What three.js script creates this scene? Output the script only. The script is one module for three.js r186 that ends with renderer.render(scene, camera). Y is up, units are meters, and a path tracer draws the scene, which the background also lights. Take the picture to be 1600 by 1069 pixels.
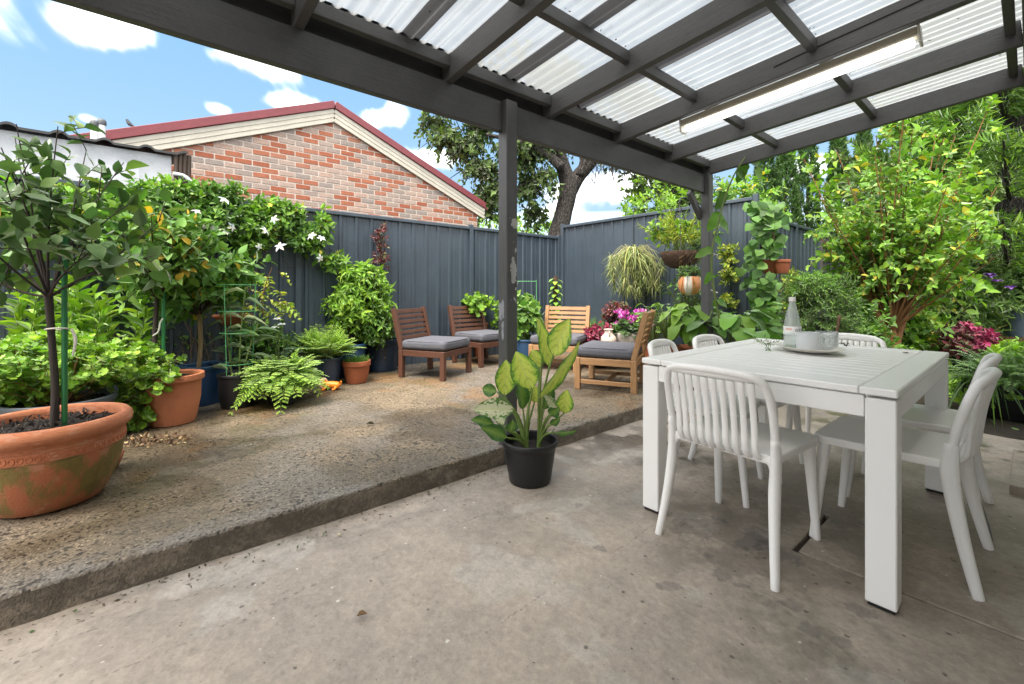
import * as THREE from 'three';
import { RectAreaLightUniformsLib } from 'three/addons/lights/RectAreaLightUniformsLib.js';
import { mergeGeometries } from 'three/addons/utils/BufferGeometryUtils.js';
import { RoundedBoxGeometry } from 'three/addons/geometries/RoundedBoxGeometry.js';

// ---------------------------------------------------------------- camera, sky, sun, exposure
// World: x runs along the fence and the pergola beam, -z towards the fence ("v" = -z), y up, metres.
const EYE = 1.08, FOC = 690, CX = 800, HY = 455, CA = 0.649, SA = 0.7608;
const renderer = new THREE.WebGLRenderer({ antialias: true });
renderer.toneMapping = THREE.LinearToneMapping;
renderer.toneMappingExposure = 3.35;
renderer.shadowMap.enabled = true;
const scene = new THREE.Scene();
const camera = new THREE.PerspectiveCamera(2 * Math.atan(534.5 / FOC) * 180 / Math.PI, 1600 / 1069, 0.05, 400);
camera.position.set(0, EYE, 0);
camera.lookAt(CA, EYE, -SA);
camera.setViewOffset(1600, 1069, 0, 534.5 - HY, 1600, 1069);
camera.updateProjectionMatrix();

// pixel of the photograph -> direction in (u, y, v); then onto a plane
const ray = (px, py) => [CA * FOC + SA * (px - CX), HY - py, SA * FOC - CA * (px - CX)];
const onY = (px, py, y) => { const r = ray(px, py), s = (y - EYE) / r[1]; return [r[0] * s, y, -r[2] * s]; };
const onU = (px, py, u) => { const r = ray(px, py), s = u / r[0]; return [u, EYE + r[1] * s, -r[2] * s]; };
const onV = (px, py, v) => { const r = ray(px, py), s = v / r[2]; return [r[0] * s, EYE + r[1] * s, -v]; };
const onD = (px, py, d) => { const r = ray(px, py), s = d / FOC; return [r[0] * s, EYE + r[1] * s, -r[2] * s]; };

function rng(seed) { let a = seed >>> 0; return () => { a = (a + 0x6D2B79F5) | 0; let t = Math.imul(a ^ (a >>> 15), 1 | a); t = (t + Math.imul(t ^ (t >>> 7), 61 | t)) ^ t; return ((t ^ (t >>> 14)) >>> 0) / 4294967296; }; }
const R = rng(7);
const rr = (a, b) => a + (b - a) * R();
const clamp = (x, a = 0, b = 1) => Math.min(b, Math.max(a, x));
const sm = (a, b, x) => { const t = clamp((x - a) / (b - a)); return t * t * (3 - 2 * t); };
const mix = (a, b, t) => a + (b - a) * t;
const mix3 = (a, b, t) => [mix(a[0], b[0], t), mix(a[1], b[1], t), mix(a[2], b[2], t)];
// value noise
const HT = new Float32Array(65536); { const r = rng(99); for (let i = 0; i < 65536; i++) HT[i] = r(); }
const hsh = (x, y) => HT[((x & 255) << 8 | (y & 255)) ^ ((x >> 8) * 7919 & 65535)];
function vn(x, y) { const xi = Math.floor(x), yi = Math.floor(y), fx = x - xi, fy = y - yi, u = fx * fx * (3 - 2 * fx), v = fy * fy * (3 - 2 * fy);
  const a = hsh(xi, yi), b = hsh(xi + 1, yi), c = hsh(xi, yi + 1), d = hsh(xi + 1, yi + 1); return a + (b - a) * u + (c - a) * v + (a - b - c + d) * u * v; }
function fbm(x, y, o = 4) { let s = 0, a = 0.5, t = 0; for (let i = 0; i < o; i++) { s += a * vn(x, y); t += a; a *= 0.5; x = x * 2.03 + 17.3; y = y * 2.03 + 9.1; } return s / t; }
const n3 = (x, y, z) => (vn(x + z * 0.71, y - z * 0.37) + vn(y + 31.7 + x * 0.2, z + 11.2) + vn(z + 5.3, x + 77.1)) / 3;

// a slow noise sampled on a coarse grid and read back smoothly
function field(W, H, st, f) { const w = Math.ceil(W / st) + 2, h = Math.ceil(H / st) + 2, a = new Float32Array(w * h); for (let y = 0; y < h; y++) for (let x = 0; x < w; x++) a[y * w + x] = f(x * st, y * st);
  return (x, y) => { const X = x / st, Y = y / st, i = X | 0, j = Y | 0, fx = X - i, fy = Y - j, k = j * w + i; return (a[k] * (1 - fx) + a[k + 1] * fx) * (1 - fy) + (a[k + w] * (1 - fx) + a[k + w + 1] * fx) * fy; }; }

// sky: blue, paler towards the horizon, with scattered cumulus
{
  const W = 2304, H = 1152, d = new Float32Array(W * H * 4), clouds = [];
  const dirOf = (px, py) => { const r = ray(px, py), l = Math.hypot(...r); return [r[0] / l, r[1] / l, -r[2] / l]; };
  for (const [px, py, w, h] of [[115, 38, 62, 32], [160, 52, 70, 28], [205, 48, 40, 26], [355, 85, 34, 18], [395, 95, 50, 30], [440, 100, 50, 30], [345, 171, 24, 9], [440, 160, 42, 13], [475, 163, 40, 14], [590, 185, 34, 16], [618, 178, 22, 18], [670, 248, 40, 15], [700, 246, 32, 15], [138, 186, 22, 7], [910, 300, 80, 30], [980, 290, 60, 26], [1260, 262, 60, 24], [850, 335, 60, 14]]) {
    const D = dirOf(px, py), cosv = FOC / Math.hypot(FOC, px - CX, py - HY);
    clouds.push([Math.atan2(D[2], D[0]), Math.asin(D[1]), w / FOC * cosv * cosv * 0.98, h / FOC * cosv * 0.98]);
  }
  const cr = rng(5), rm = new Float32Array(W), rl = new Float32Array(W);
  for (let i = 0; i < 800; i++) {                       // the same kind of clouds all round
    const az = cr() * 6.2832 - 3.1416, el = Math.asin(0.03 + 0.95 * cr());
    const dAz = Math.abs(((az + 0.86 + 9.4248) % 6.2832) - 3.1416);
    if (dAz < 1.0 && el < 0.72) continue;
    const sz = 0.05 + 0.16 * cr() * cr() + 0.05 * el, k = 3;
    for (let j = 0; j < k; j++) clouds.push([az + (cr() - 0.5) * sz * 2 / Math.max(0.25, Math.cos(el)), el + (cr() - 0.5) * sz * 0.4, sz * (0.6 + 0.5 * cr()), sz * (0.3 + 0.25 * cr())]);
  }
  for (let y = 0; y < H; y++) {
    const el = (y + 0.5) / H * Math.PI - Math.PI / 2, sy = Math.sin(el), ce = Math.max(0.12, Math.cos(el));
    rm.fill(0); rl.fill(0);
    for (const q of clouds) { const ey = (el - q[1]) / q[3]; if (ey * ey > 5) continue; const half = Math.min(Math.PI, q[2] * 2.24 / ce), x0 = Math.floor((q[0] - half + Math.PI) / (2 * Math.PI) * W), x1 = Math.min(x0 + W - 1, Math.ceil((q[0] + half + Math.PI) / (2 * Math.PI) * W));
      for (let x = x0; x <= x1; x++) { const ex = ((x + 0.5) / W * 2 * Math.PI - Math.PI - q[0]) * ce / q[2], r2 = ex * ex + ey * ey; if (r2 < 5) { const k = Math.exp(-r2 * 1.3), j = (x + W) % W; rm[j] += k; rl[j] += k * ey; } } }
    if (sy < -0.02) { for (let x = 0; x < W; x++) d.set([0.30, 0.32, 0.33, 1], (y * W + x) * 4); continue; }
    for (let x = 0; x < W; x++) {
      const az = (x + 0.5) / W * 2 * Math.PI - Math.PI, i = (y * W + x) * 4;
      const t = Math.pow(1 - clamp(sy, 0, 1), 3.0);
      let c = mix3([0.077, 0.171, 0.305], [0.23, 0.302, 0.365], t);
      const m = rm[x], low = rl[x];
      if (m > 0.04) {
        const X = Math.cos(az) * Math.cos(el) * 14, Z = Math.sin(az) * Math.cos(el) * 14, Y = sy * 14;
        const n = fbm(X + Y * 0.6 + 40, Z + Y * 0.9 + 40, 5) * 0.6 + fbm(X * 4 + Y * 3 + 3, Z * 4 - Y * 2 + 9, 4) * 0.4;
        const a = Math.pow(sm(0.20, 0.80, m * 0.82 + (n - 0.5) * 1.15), 1.3);
        const w = mix(0.34, 1.2, clamp(0.55 + low / Math.max(m, 0.1) * 0.45 + (n - 0.5) * 1.6));
        c = mix3(c, [1.02 * w, 1.03 * w, 1.05 * w], a);
      }
      if (sy < 0) c = [0.30, 0.32, 0.33];
      d[i] = c[0]; d[i + 1] = c[1]; d[i + 2] = c[2]; d[i + 3] = 1;
    }
  }
  const sky = new THREE.DataTexture(d, W, H, THREE.RGBAFormat, THREE.FloatType);
  sky.mapping = THREE.EquirectangularReflectionMapping; sky.magFilter = sky.minFilter = THREE.LinearFilter; sky.needsUpdate = true;
  scene.background = sky; scene.environment = sky;
}
const sun = new THREE.DirectionalLight(0xfff3e6, 2.6);
sun.position.set(-7, 20, 2); sun.target.position.set(3, 0, -3);
sun.castShadow = true; sun.shadow.radius = 58; sun.shadow.mapSize.set(2048, 2048);
Object.assign(sun.shadow.camera, { left: -18, right: 18, top: 18, bottom: -18, near: 1, far: 60 });
scene.add(sun, sun.target);
RectAreaLightUniformsLib.init();

// ---------------------------------------------------------------- helpers: things and parts
const taken = {};
function numbered(n) { const k = taken[n] = (taken[n] ?? -1) + 1; return k ? `${n}_${String(k).padStart(3, '0')}` : n; }
function tag(o, label, category, group) { o.userData.label = label; o.userData.category = category; if (group) o.userData.group = group; return o; }
function thing(name, label, category, pos = [0, 0, 0], turn = 0, group) {
  const o = new THREE.Group(); o.name = numbered(name); scene.add(o);
  o.position.set(...pos); o.rotation.y = turn; return tag(o, label, category, group);
}
function part(parent, name, geo, mat, pos, rot) {
  const m = new THREE.Mesh(geo, mat); m.name = name; m.castShadow = m.receiveShadow = true;
  if (pos) m.position.set(...pos); if (rot) m.rotation.set(...rot); parent.add(m); return m;
}
function struct(name, geo, mat, pos) { const m = part(scene, numbered(name), geo, mat, pos); m.userData.kind = 'structure'; return m; }
function copyOf(root, pos, turn, label) { const c = root.clone(); c.name = numbered(root.name.replace(/_\d{3}$/, '')); c.userData = { ...root.userData }; scene.add(c); c.position.set(...pos); c.rotation.y = turn; if (label) c.userData.label = label; return c; }

// uv in metres by the way each face points; the texture's u axis follows the longest side
function metric(g, s = 1, turnUV = false) {
  g = g.index ? g.toNonIndexed() : g; const p = g.attributes.position, uv = new Float32Array(p.count * 2);
  g.computeBoundingBox(); const b = g.boundingBox, ext = [b.max.x - b.min.x, b.max.y - b.min.y, b.max.z - b.min.z];
  const V = i => [p.getX(i), p.getY(i), p.getZ(i)];
  for (let i = 0; i < p.count; i += 3) {
    const a = V(i), e = V(i + 1), f = V(i + 2), x = [e[0] - a[0], e[1] - a[1], e[2] - a[2]], y = [f[0] - a[0], f[1] - a[1], f[2] - a[2]];
    const n = [x[1] * y[2] - x[2] * y[1], x[2] * y[0] - x[0] * y[2], x[0] * y[1] - x[1] * y[0]].map(Math.abs);
    const k = n[0] > n[1] && n[0] > n[2] ? 0 : n[1] > n[2] ? 1 : 2; let q = [0, 1, 2].filter(j => j !== k);
    if ((ext[q[1]] > ext[q[0]]) !== turnUV) q.reverse();
    [a, e, f].forEach((w, j) => { uv[(i + j) * 2] = w[q[0]] * s; uv[(i + j) * 2 + 1] = w[q[1]] * s + k * 0.37; });
  }
  g.setAttribute('uv', new THREE.BufferAttribute(uv, 2)); return g;
}
// box with chamfered edges, 44 triangles
function cbox(w, h, d, c = 0.004) {
  c = Math.min(c, w * 0.45, h * 0.45, d * 0.45);
  const H = [w / 2, h / 2, d / 2], P = [], S = [-1, 1];
  const v = (s, k) => [0, 1, 2].map(a => s[a] * (H[a] - (a === k ? 0 : c)));
  const tri = (a, b, e) => { const n = new THREE.Vector3().crossVectors(new THREE.Vector3(b[0] - a[0], b[1] - a[1], b[2] - a[2]), new THREE.Vector3(e[0] - a[0], e[1] - a[1], e[2] - a[2]));
    const m = [a[0] + b[0] + e[0], a[1] + b[1] + e[1], a[2] + b[2] + e[2]]; if (n.x * m[0] + n.y * m[1] + n.z * m[2] < 0) P.push(...a, ...e, ...b); else P.push(...a, ...b, ...e); };
  const quad = (a, b, e, f) => { tri(a, b, e); tri(a, e, f); };
  for (let k = 0; k < 3; k++) { const [i, j] = [0, 1, 2].filter(q => q !== k);
    for (const s of S) { const mk = (x, y) => { const q = [0, 0, 0]; q[k] = s; q[i] = x; q[j] = y; return v(q, k); }; quad(mk(-1, -1), mk(1, -1), mk(1, 1), mk(-1, 1)); }
    for (const x of S) for (const y of S) { const mk = (t, kk) => { const q = [0, 0, 0]; q[k] = t; q[i] = x; q[j] = y; return v(q, kk); }; quad(mk(-1, i), mk(1, i), mk(1, j), mk(-1, j)); } }
  for (const x of S) for (const y of S) for (const z of S) tri(v([x, y, z], 0), v([x, y, z], 1), v([x, y, z], 2));
  const g = new THREE.BufferGeometry(); g.setAttribute('position', new THREE.Float32BufferAttribute(P, 3)); g.computeVertexNormals(); return metric(g);
}
const move = (g, x, y, z) => { g.translate(x, y, z); return g; };
// bar with a square section between two points
function bar(a, b, w, h, c = 0.004) { const A = new THREE.Vector3(...a), B = new THREE.Vector3(...b), L = A.distanceTo(B), g = cbox(w, h, L, c);
  const m = new THREE.Matrix4().lookAt(B, A, Math.abs(B.y - A.y) > L * 0.95 ? new THREE.Vector3(1, 0, 0) : new THREE.Vector3(0, 1, 0)); m.setPosition(A.add(B).multiplyScalar(0.5)); g.applyMatrix4(m); return g; }
// tube through points with a radius (or [rx, rz]) at each
function tube(pts, rad, sides = 8, steps = 0, closed = false) {
  const C = new THREE.CatmullRomCurve3(pts.map(p => new THREE.Vector3(...p)), closed), n = steps || Math.max(2, (pts.length - 1) * 4), pos = [], uv = [], idx = [];
  const rAt = t => { if (!Array.isArray(rad)) return [rad, rad]; const x = t * (rad.length - 1), i = Math.min(rad.length - 2, Math.floor(x)), f = x - i; const a = rad[i], b = rad[i + 1]; return Array.isArray(a) ? [mix(a[0], b[0], f), mix(a[1], b[1], f)] : [mix(a, b, f), mix(a, b, f)]; };
  const len = C.getLength(); let N = null;
  for (let i = 0; i <= n; i++) {
    const t = i / n, p = C.getPoint(t), T = C.getTangent(t);
    if (!N) N = Math.abs(T.y) > 0.9 ? new THREE.Vector3(1, 0, 0) : new THREE.Vector3(0, 1, 0);
    N.addScaledVector(T, -N.dot(T)).normalize(); const B = new THREE.Vector3().crossVectors(T, N), [r1, r2] = rAt(t);
    for (let j = 0; j <= sides; j++) { const a = j / sides * 2 * Math.PI, c = Math.cos(a) * r1, s = Math.sin(a) * r2; pos.push(p.x + N.x * c + B.x * s, p.y + N.y * c + B.y * s, p.z + N.z * c + B.z * s); uv.push(t * len, j / sides * 6.28 * r1); }
  }
  const w = sides + 1; for (let i = 0; i < n; i++) for (let j = 0; j < sides; j++) { const a = i * w + j; idx.push(a, a + 1, a + w, a + 1, a + w + 1, a + w); }
  if (!closed) for (const [row, flip] of [[0, 0], [n, 1]]) { const p = C.getPoint(row / n), k = pos.length / 3; pos.push(p.x, p.y, p.z); uv.push(0, 0); for (let j = 0; j < sides; j++) { const a = row * w + j; flip ? idx.push(k, a, a + 1) : idx.push(k, a + 1, a); } }
  const g = new THREE.BufferGeometry(); g.setAttribute('position', new THREE.Float32BufferAttribute(pos, 3)); g.setAttribute('uv', new THREE.Float32BufferAttribute(uv, 2)); g.setIndex(idx); g.computeVertexNormals(); return g;
}
function lathe(prof, seg = 40) { return new THREE.LatheGeometry(prof.map(p => new THREE.Vector2(p[0], p[1])), seg); }
const merge = gs => mergeGeometries(gs.map(g => { const q = g.index ? g.toNonIndexed() : g; for (const k of Object.keys(q.attributes)) if (!['position', 'normal', 'uv'].includes(k)) q.deleteAttribute(k); return q; }));
function roundRect(w, h, r) { const s = new THREE.Shape(), a = w / 2, b = h / 2; s.moveTo(-a + r, -b); s.lineTo(a - r, -b); s.quadraticCurveTo(a, -b, a, -b + r); s.lineTo(a, b - r); s.quadraticCurveTo(a, b, a - r, b); s.lineTo(-a + r, b); s.quadraticCurveTo(-a, b, -a, b - r); s.lineTo(-a, -b + r); s.quadraticCurveTo(-a, -b, -a + r, -b); return s; }

// ---------------------------------------------------------------- textures and materials
const SRGB = new Uint8Array(4096); for (let i = 0; i < 4096; i++) { const v = i / 4095; SRGB[i] = Math.round(255 * (v <= 0.0031308 ? v * 12.92 : 1.055 * Math.pow(v, 1 / 2.4) - 0.055)); }
function dtex(w, h, f, srgb = false, rx = 1, ry = 1) {   // f(x, y) -> [r, g, b] linear 0..1 or one number
  const d = new Uint8Array(w * h * 4), en = srgb ? v => SRGB[v <= 0 ? 0 : v >= 1 ? 4095 : (v * 4095 + 0.5) | 0] : v => v <= 0 ? 0 : v >= 1 ? 255 : v * 255;
  for (let y = 0; y < h; y++) for (let x = 0; x < w; x++) { const c = f(x, y), i = (y * w + x) * 4; if (typeof c === 'number') d[i] = d[i + 1] = d[i + 2] = en(c); else { d[i] = en(c[0]); d[i + 1] = en(c[1]); d[i + 2] = en(c[2]); } d[i + 3] = 255; }
  const t = new THREE.DataTexture(d, w, h); t.wrapS = t.wrapT = THREE.RepeatWrapping; t.magFilter = THREE.LinearFilter; t.minFilter = THREE.LinearMipmapLinearFilter; t.generateMipmaps = true; t.repeat.set(rx, ry);
  if (srgb) t.colorSpace = THREE.SRGBColorSpace; t.needsUpdate = true; return t;
}
const std = (c, rough, o = {}) => { const m = new THREE.MeshStandardMaterial({ roughness: rough, ...o }); Array.isArray(c) ? m.color.setRGB(...c) : m.color.set(c); return m; };
const phys = (c, rough, o = {}) => { const m = new THREE.MeshPhysicalMaterial({ roughness: rough, ...o }); m.color.setRGB(...c); return m; };
const grainT = dtex(512, 256, (x, y) => { const g = fbm(x * 0.012, y * 0.16, 4), f = fbm(x * 0.03 + 9, y * 0.7, 3); const v = 0.66 + 0.5 * (g - 0.5) + 0.42 * (f - 0.5) + (g > 0.68 ? -0.1 : 0); return [v + 0.1, v + 0.07, v]; }, true, 1, 3);
const grainB = dtex(512, 256, (x, y) => fbm(x * 0.012, y * 0.16, 3) * 0.5 + fbm(x * 0.02 + 9, y * 0.9, 3) * 0.5, false, 1, 3);
const paintB = dtex(512, 256, (x, y) => fbm(x * 0.02, y * 0.3, 4) * 0.6 + fbm(x * 0.15, y * 0.2, 3) * 0.4, false, 1.2, 2.4);
const fineB = dtex(256, 256, (x, y) => vn(x * 0.5, y * 0.5) * 0.5 + vn(x * 0.13, y * 0.13) * 0.5, false, 6, 6);
const blotT = dtex(512, 512, (x, y) => 0.80 + 0.30 * (fbm(x / 60, y / 60, 5) - 0.5) + 0.12 * (fbm(x / 5, y / 5, 2) - 0.5), true, 1, 1);
const fabB = dtex(256, 256, (x, y) => (((x >> 1) + (y >> 1)) % 2 ? 0.65 : 0.35) + 0.3 * (vn(x * 0.4, y * 0.4) - 0.5), false, 12, 12);
const fabT = dtex(512, 512, (x, y) => 0.82 + 0.25 * (fbm(x / 70, y / 70, 4) - 0.5) + 0.18 * (R() - 0.5), true, 3, 3);
const barkT = dtex(512, 512, (x, y) => { const a = fbm(x / 60, y / 14, 4), b = Math.abs(fbm(x / 45 + 7, y / 11 + 3, 4) - 0.5) * 4; return clamp(0.25 + 0.6 * sm(0.05, 0.5, b) * (0.6 + 0.7 * a)); }, true, 0.9, 1.1);
const M = {
  paint: std([0.086, 0.086, 0.088], 0.5, { map: blotT, bumpMap: paintB, bumpScale: 0.0014 }),
  steel: std([0.062, 0.085, 0.110], 0.32, { map: blotT, bumpMap: fineB, bumpScale: 0.0006 }),
  white: std([0.87, 0.862, 0.845], 0.38, { bumpMap: fineB, bumpScale: 0.0004 }),
  tableW: std([0.875, 0.87, 0.855], 0.36, { bumpMap: paintB, bumpScale: 0.0006 }),
  brown: std([0.115, 0.050, 0.033], 0.5, { map: grainT, bumpMap: grainB, bumpScale: 0.002 }),
  teak: std([0.44, 0.255, 0.125], 0.5, { map: grainT, bumpMap: grainB, bumpScale: 0.002 }),
  cushion: phys([0.118, 0.123, 0.145], 0.95, { map: fabT, bumpMap: fabB, bumpScale: 0.001, sheen: 0.3 }),
  terra: std([0.48, 0.165, 0.072], 0.75, { map: blotT, bumpMap: fineB, bumpScale: 0.0015 }),
  terraD: std([0.36, 0.105, 0.040], 0.7, { map: blotT, bumpMap: fineB, bumpScale: 0.0012 }),
  navy: std([0.022, 0.045, 0.085], 0.35, { map: blotT }),
  blue: std([0.025, 0.075, 0.16], 0.4, { map: blotT }),
  black: std([0.012, 0.012, 0.014], 0.42, { map: blotT, bumpMap: fineB, bumpScale: 0.0005 }),
  soil: std([0.030, 0.022, 0.016], 0.95, { map: blotT, bumpMap: fineB, bumpScale: 0.01 }),
  ceramic: std([0.72, 0.67, 0.61], 0.4, { map: blotT }),
  vase: std([0.70, 0.59, 0.51], 0.6, { map: blotT }),
  green: std([0.02, 0.16, 0.05], 0.45),
  wire: std([0.09, 0.33, 0.13], 0.5),
  tie: std([0.7, 0.68, 0.62], 0.8),
  bark: std([0.105, 0.078, 0.055], 0.95, { map: grainT, bumpMap: grainB, bumpScale: 0.015 }),
  barkG: std([0.085, 0.075, 0.066], 0.95, { map: barkT, bumpMap: barkT, bumpScale: 0.06 }),
  twig: std([0.06, 0.042, 0.03], 0.9, { map: blotT }),
  twigO: std([0.26, 0.12, 0.045], 0.85, { map: blotT }),
  stem: std([0.14, 0.20, 0.05], 0.6, { map: blotT }),
  leaf: phys([1.16, 1.23, 0.66], 0.92, { vertexColors: true, transmission: 0.44, clearcoat: 0.18, clearcoatRoughness: 0.42, side: THREE.DoubleSide }),
  gloss: phys([1.1, 1.18, 0.8], 0.92, { vertexColors: true, transmission: 0.36, clearcoat: 0.3, clearcoatRoughness: 0.4, side: THREE.DoubleSide }),
  dry: phys([1, 1, 1], 0.95, { vertexColors: true, side: THREE.DoubleSide }),
  petal: phys([1, 1, 1], 0.9, { vertexColors: true, transmission: 0.4, side: THREE.DoubleSide }),
};

// ---------------------------------------------------------------- foliage
function leafTpl(n, prof, { fold = 0.18, droop = 0.15, cols = 1, wave = 0 } = {}) {
  const v = [], f = [], rows = [];
  for (let i = 0; i <= n; i++) {
    const t = i / n, w = prof(t), z = -droop * t * t, row = [];
    if (w < 1e-3) { row.push(v.length / 3); v.push(0, t, z); }
    else for (let j = -cols; j <= cols; j++) { const x = j / cols * w; row.push(v.length / 3); v.push(x, t, z + Math.abs(x) * fold + wave * Math.sin(t * 9 + j * 2) * Math.abs(j / cols)); }
    rows.push(row);
  }
  for (let i = 0; i < n; i++) { const a = rows[i], b = rows[i + 1];
    if (a.length === 1 && b.length > 1) for (let j = 0; j < b.length - 1; j++) f.push(a[0], b[j + 1], b[j]);
    else if (b.length === 1 && a.length > 1) for (let j = 0; j < a.length - 1; j++) f.push(a[j], a[j + 1], b[0]);
    else if (a.length > 1) for (let j = 0; j < a.length - 1; j++) f.push(a[j], a[j + 1], b[j + 1], a[j], b[j + 1], b[j]); }
  return { v: new Float32Array(v), f };
}
function fanTpl(n, rad, cup = 0.15) { const v = [0, 0.0, 0], f = []; for (let i = 0; i <= n; i++) { const a = -Math.PI / 2 + 0.25 + (2 * Math.PI - 0.5) * i / n, r = rad(i / n, i); v.push(Math.cos(a) * r, 0.42 + Math.sin(a) * r, cup * r * r + (i % 2) * 0.03); if (i) f.push(0, i, i + 1); } v[1] = 0.36; return { v: new Float32Array(v), f }; }
const T = {
  oval: leafTpl(4, t => 0.5 * Math.sin(Math.PI * Math.pow(t, 0.85)) + (t === 0 || t === 1 ? -1 : 0)),
  oval3: leafTpl(3, t => 0.5 * Math.sin(Math.PI * Math.pow(t, 0.8)) - (t === 0 || t === 1 ? 1 : 0)),
  lance: leafTpl(4, t => t === 0 || t === 1 ? 0 : 0.5 * Math.sin(Math.PI * Math.pow(t, 0.7)), { droop: 0.3 }),
  small: leafTpl(2, t => t === 0.5 ? 0.5 : 0, { droop: 0.2 }),
  heart: leafTpl(4, t => [0.12, 0.52, 0.5, 0.3, 0][Math.round(t * 4)], { droop: 0.25, fold: 0.12 }),
  blade: leafTpl(7, t => t === 1 ? 0 : 0.5 * Math.min(1, 0.5 + t * 2) * Math.pow(1 - t, 0.55), { droop: 0.0, fold: 0.5 }),
  lobed: fanTpl(14, (t, i) => i % 2 ? 0.52 : 0.40, 0.5),
  round: fanTpl(11, t => 0.48, 0.45),
};
// curled and flatter relatives of the common leaves
{ const ov = t => t === 0 || t === 1 ? 0 : 0.5 * Math.sin(Math.PI * Math.pow(t, 0.85)), o3 = t => t === 0 || t === 1 ? 0 : 0.5 * Math.sin(Math.PI * Math.pow(t, 0.8)), la = t => t === 0 || t === 1 ? 0 : 0.5 * Math.sin(Math.PI * Math.pow(t, 0.7));
  T.oval.alts = [{ ...T.oval }, leafTpl(4, ov, { droop: 0.5, fold: 0.35 }), leafTpl(4, ov, { droop: 0.02, fold: 0.6 }), leafTpl(4, ov, { droop: -0.15, fold: 0.1, wave: 0.04 })];
  T.oval3.alts = [{ ...T.oval3 }, leafTpl(3, o3, { droop: 0.5, fold: 0.3 }), leafTpl(3, o3, { droop: -0.1, fold: 0.55 })];
  T.lance.alts = [{ ...T.lance }, leafTpl(4, la, { droop: 0.65, fold: 0.3 }), leafTpl(4, la, { droop: 0.05, fold: 0.5 })]; }
class Fol {
  constructor() { this.p = []; this.c = []; this.i = []; this.n = 0; this.wood = []; }
  leaf(tpl, pos, dir, nrm, L, W, col) {
    if (tpl.alts) tpl = tpl.alts[Math.floor(R() * tpl.alts.length)];
    let [dx, dy, dz] = dir, l = Math.hypot(dx, dy, dz) || 1; dx /= l; dy /= l; dz /= l;
    let [nx, ny, nz] = nrm, k = nx * dx + ny * dy + nz * dz; nx -= k * dx; ny -= k * dy; nz -= k * dz; l = Math.hypot(nx, ny, nz);
    if (l < 1e-3) { nx = -dy + 0.01; ny = dx; nz = 0.02; k = nx * dx + ny * dy + nz * dz; nx -= k * dx; ny -= k * dy; nz -= k * dz; l = Math.hypot(nx, ny, nz) || 1; }
    nx /= l; ny /= l; nz /= l;
    const x = dy * nz - dz * ny, y = dz * nx - dx * nz, z = dx * ny - dy * nx, v = tpl.v, b = this.n;
    for (let q = 0; q < v.length; q += 3) {
      const a = v[q] * W, e = v[q + 1] * L, g = v[q + 2] * L;
      this.p.push(pos[0] + x * a + dx * e + nx * g, pos[1] + y * a + dy * e + ny * g, pos[2] + z * a + dz * e + nz * g); this.c.push(col[0], col[1], col[2]);
    }
    (this.lf ||= []).push([b, v.length / 3, this.i.length, tpl.f.length]);
    for (const q of tpl.f) this.i.push(b + q); this.n += v.length / 3;
  }
  // the leaves that show largest, each a mesh of its own; the rest stay in the joined mesh
  single(parent, mat, most, score) {
    const ctr = q => [0, 1, 2].map(k => this.p[q[0] * 3 + k]), pick = [...this.lf].map(q => [score(ctr(q)), q]).sort((a, b) => b[0] - a[0]).slice(0, most).map(q => q[1]), drop = new Set();
    for (const [v0, nv, i0, ni] of pick) { const g = new THREE.BufferGeometry(); g.setAttribute('position', new THREE.Float32BufferAttribute(this.p.slice(v0 * 3, (v0 + nv) * 3), 3)); g.setAttribute('color', new THREE.Float32BufferAttribute(this.c.slice(v0 * 3, (v0 + nv) * 3), 3)); g.setIndex(this.i.slice(i0, i0 + ni).map(q => q - v0)); g.computeVertexNormals(); part(parent, 'leaf', g, mat); for (let k = i0; k < i0 + ni; k++) drop.add(k); }
    this.i = this.i.filter((_, k) => !drop.has(k));
  }
  // arching strip such as a grass blade
  strip(pos, dir, len, w, arch, col, seg = 6) {
    const [dx, dy, dz] = dir, h = Math.hypot(dx, dz) || 1e-3, sx = -dz / h, sz = dx / h, b = this.n;
    for (let s = 0; s <= seg; s++) { const t = s / seg, ww = w * 0.5 * (s === seg ? 0.08 : Math.min(1, 0.6 + t * 1.5) * Math.pow(1 - t * 0.92, 0.6)), X = pos[0] + dx * len * t, Y = pos[1] + dy * len * t - arch * len * t * t, Z = pos[2] + dz * len * t;
      this.p.push(X - sx * ww, Y + ww * 0.4, Z - sz * ww, X, Y, Z, X + sx * ww, Y + ww * 0.4, Z + sz * ww); for (let q = 0; q < 3; q++) this.c.push(...col); }
    for (let s = 0; s < seg; s++) for (let j = 0; j < 2; j++) { const a = b + s * 3 + j; this.i.push(a, a + 1, a + 4, a, a + 4, a + 3); }
    this.n += (seg + 1) * 3;
  }
  twig(pts, r0, r1, sides = 5) { this.wood.push(tube(pts, [r0, r1], sides, Math.max(2, (pts.length - 1) * 2))); }
  leaves(parent, name = 'leaves', mat = M.leaf) {
    if (!this.n) return; const g = new THREE.BufferGeometry(); g.setAttribute('position', new THREE.Float32BufferAttribute(this.p, 3)); g.setAttribute('color', new THREE.Float32BufferAttribute(this.c, 3)); g.setIndex(this.i); g.computeVertexNormals();
    const m = part(parent, name, g, mat); m.userData.kind = 'stuff'; return m;
  }
  stems(parent, name = 'stems', mat = M.twig) { if (!this.wood.length) return; const m = part(parent, name, merge(this.wood), mat); return m; }
}
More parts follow.
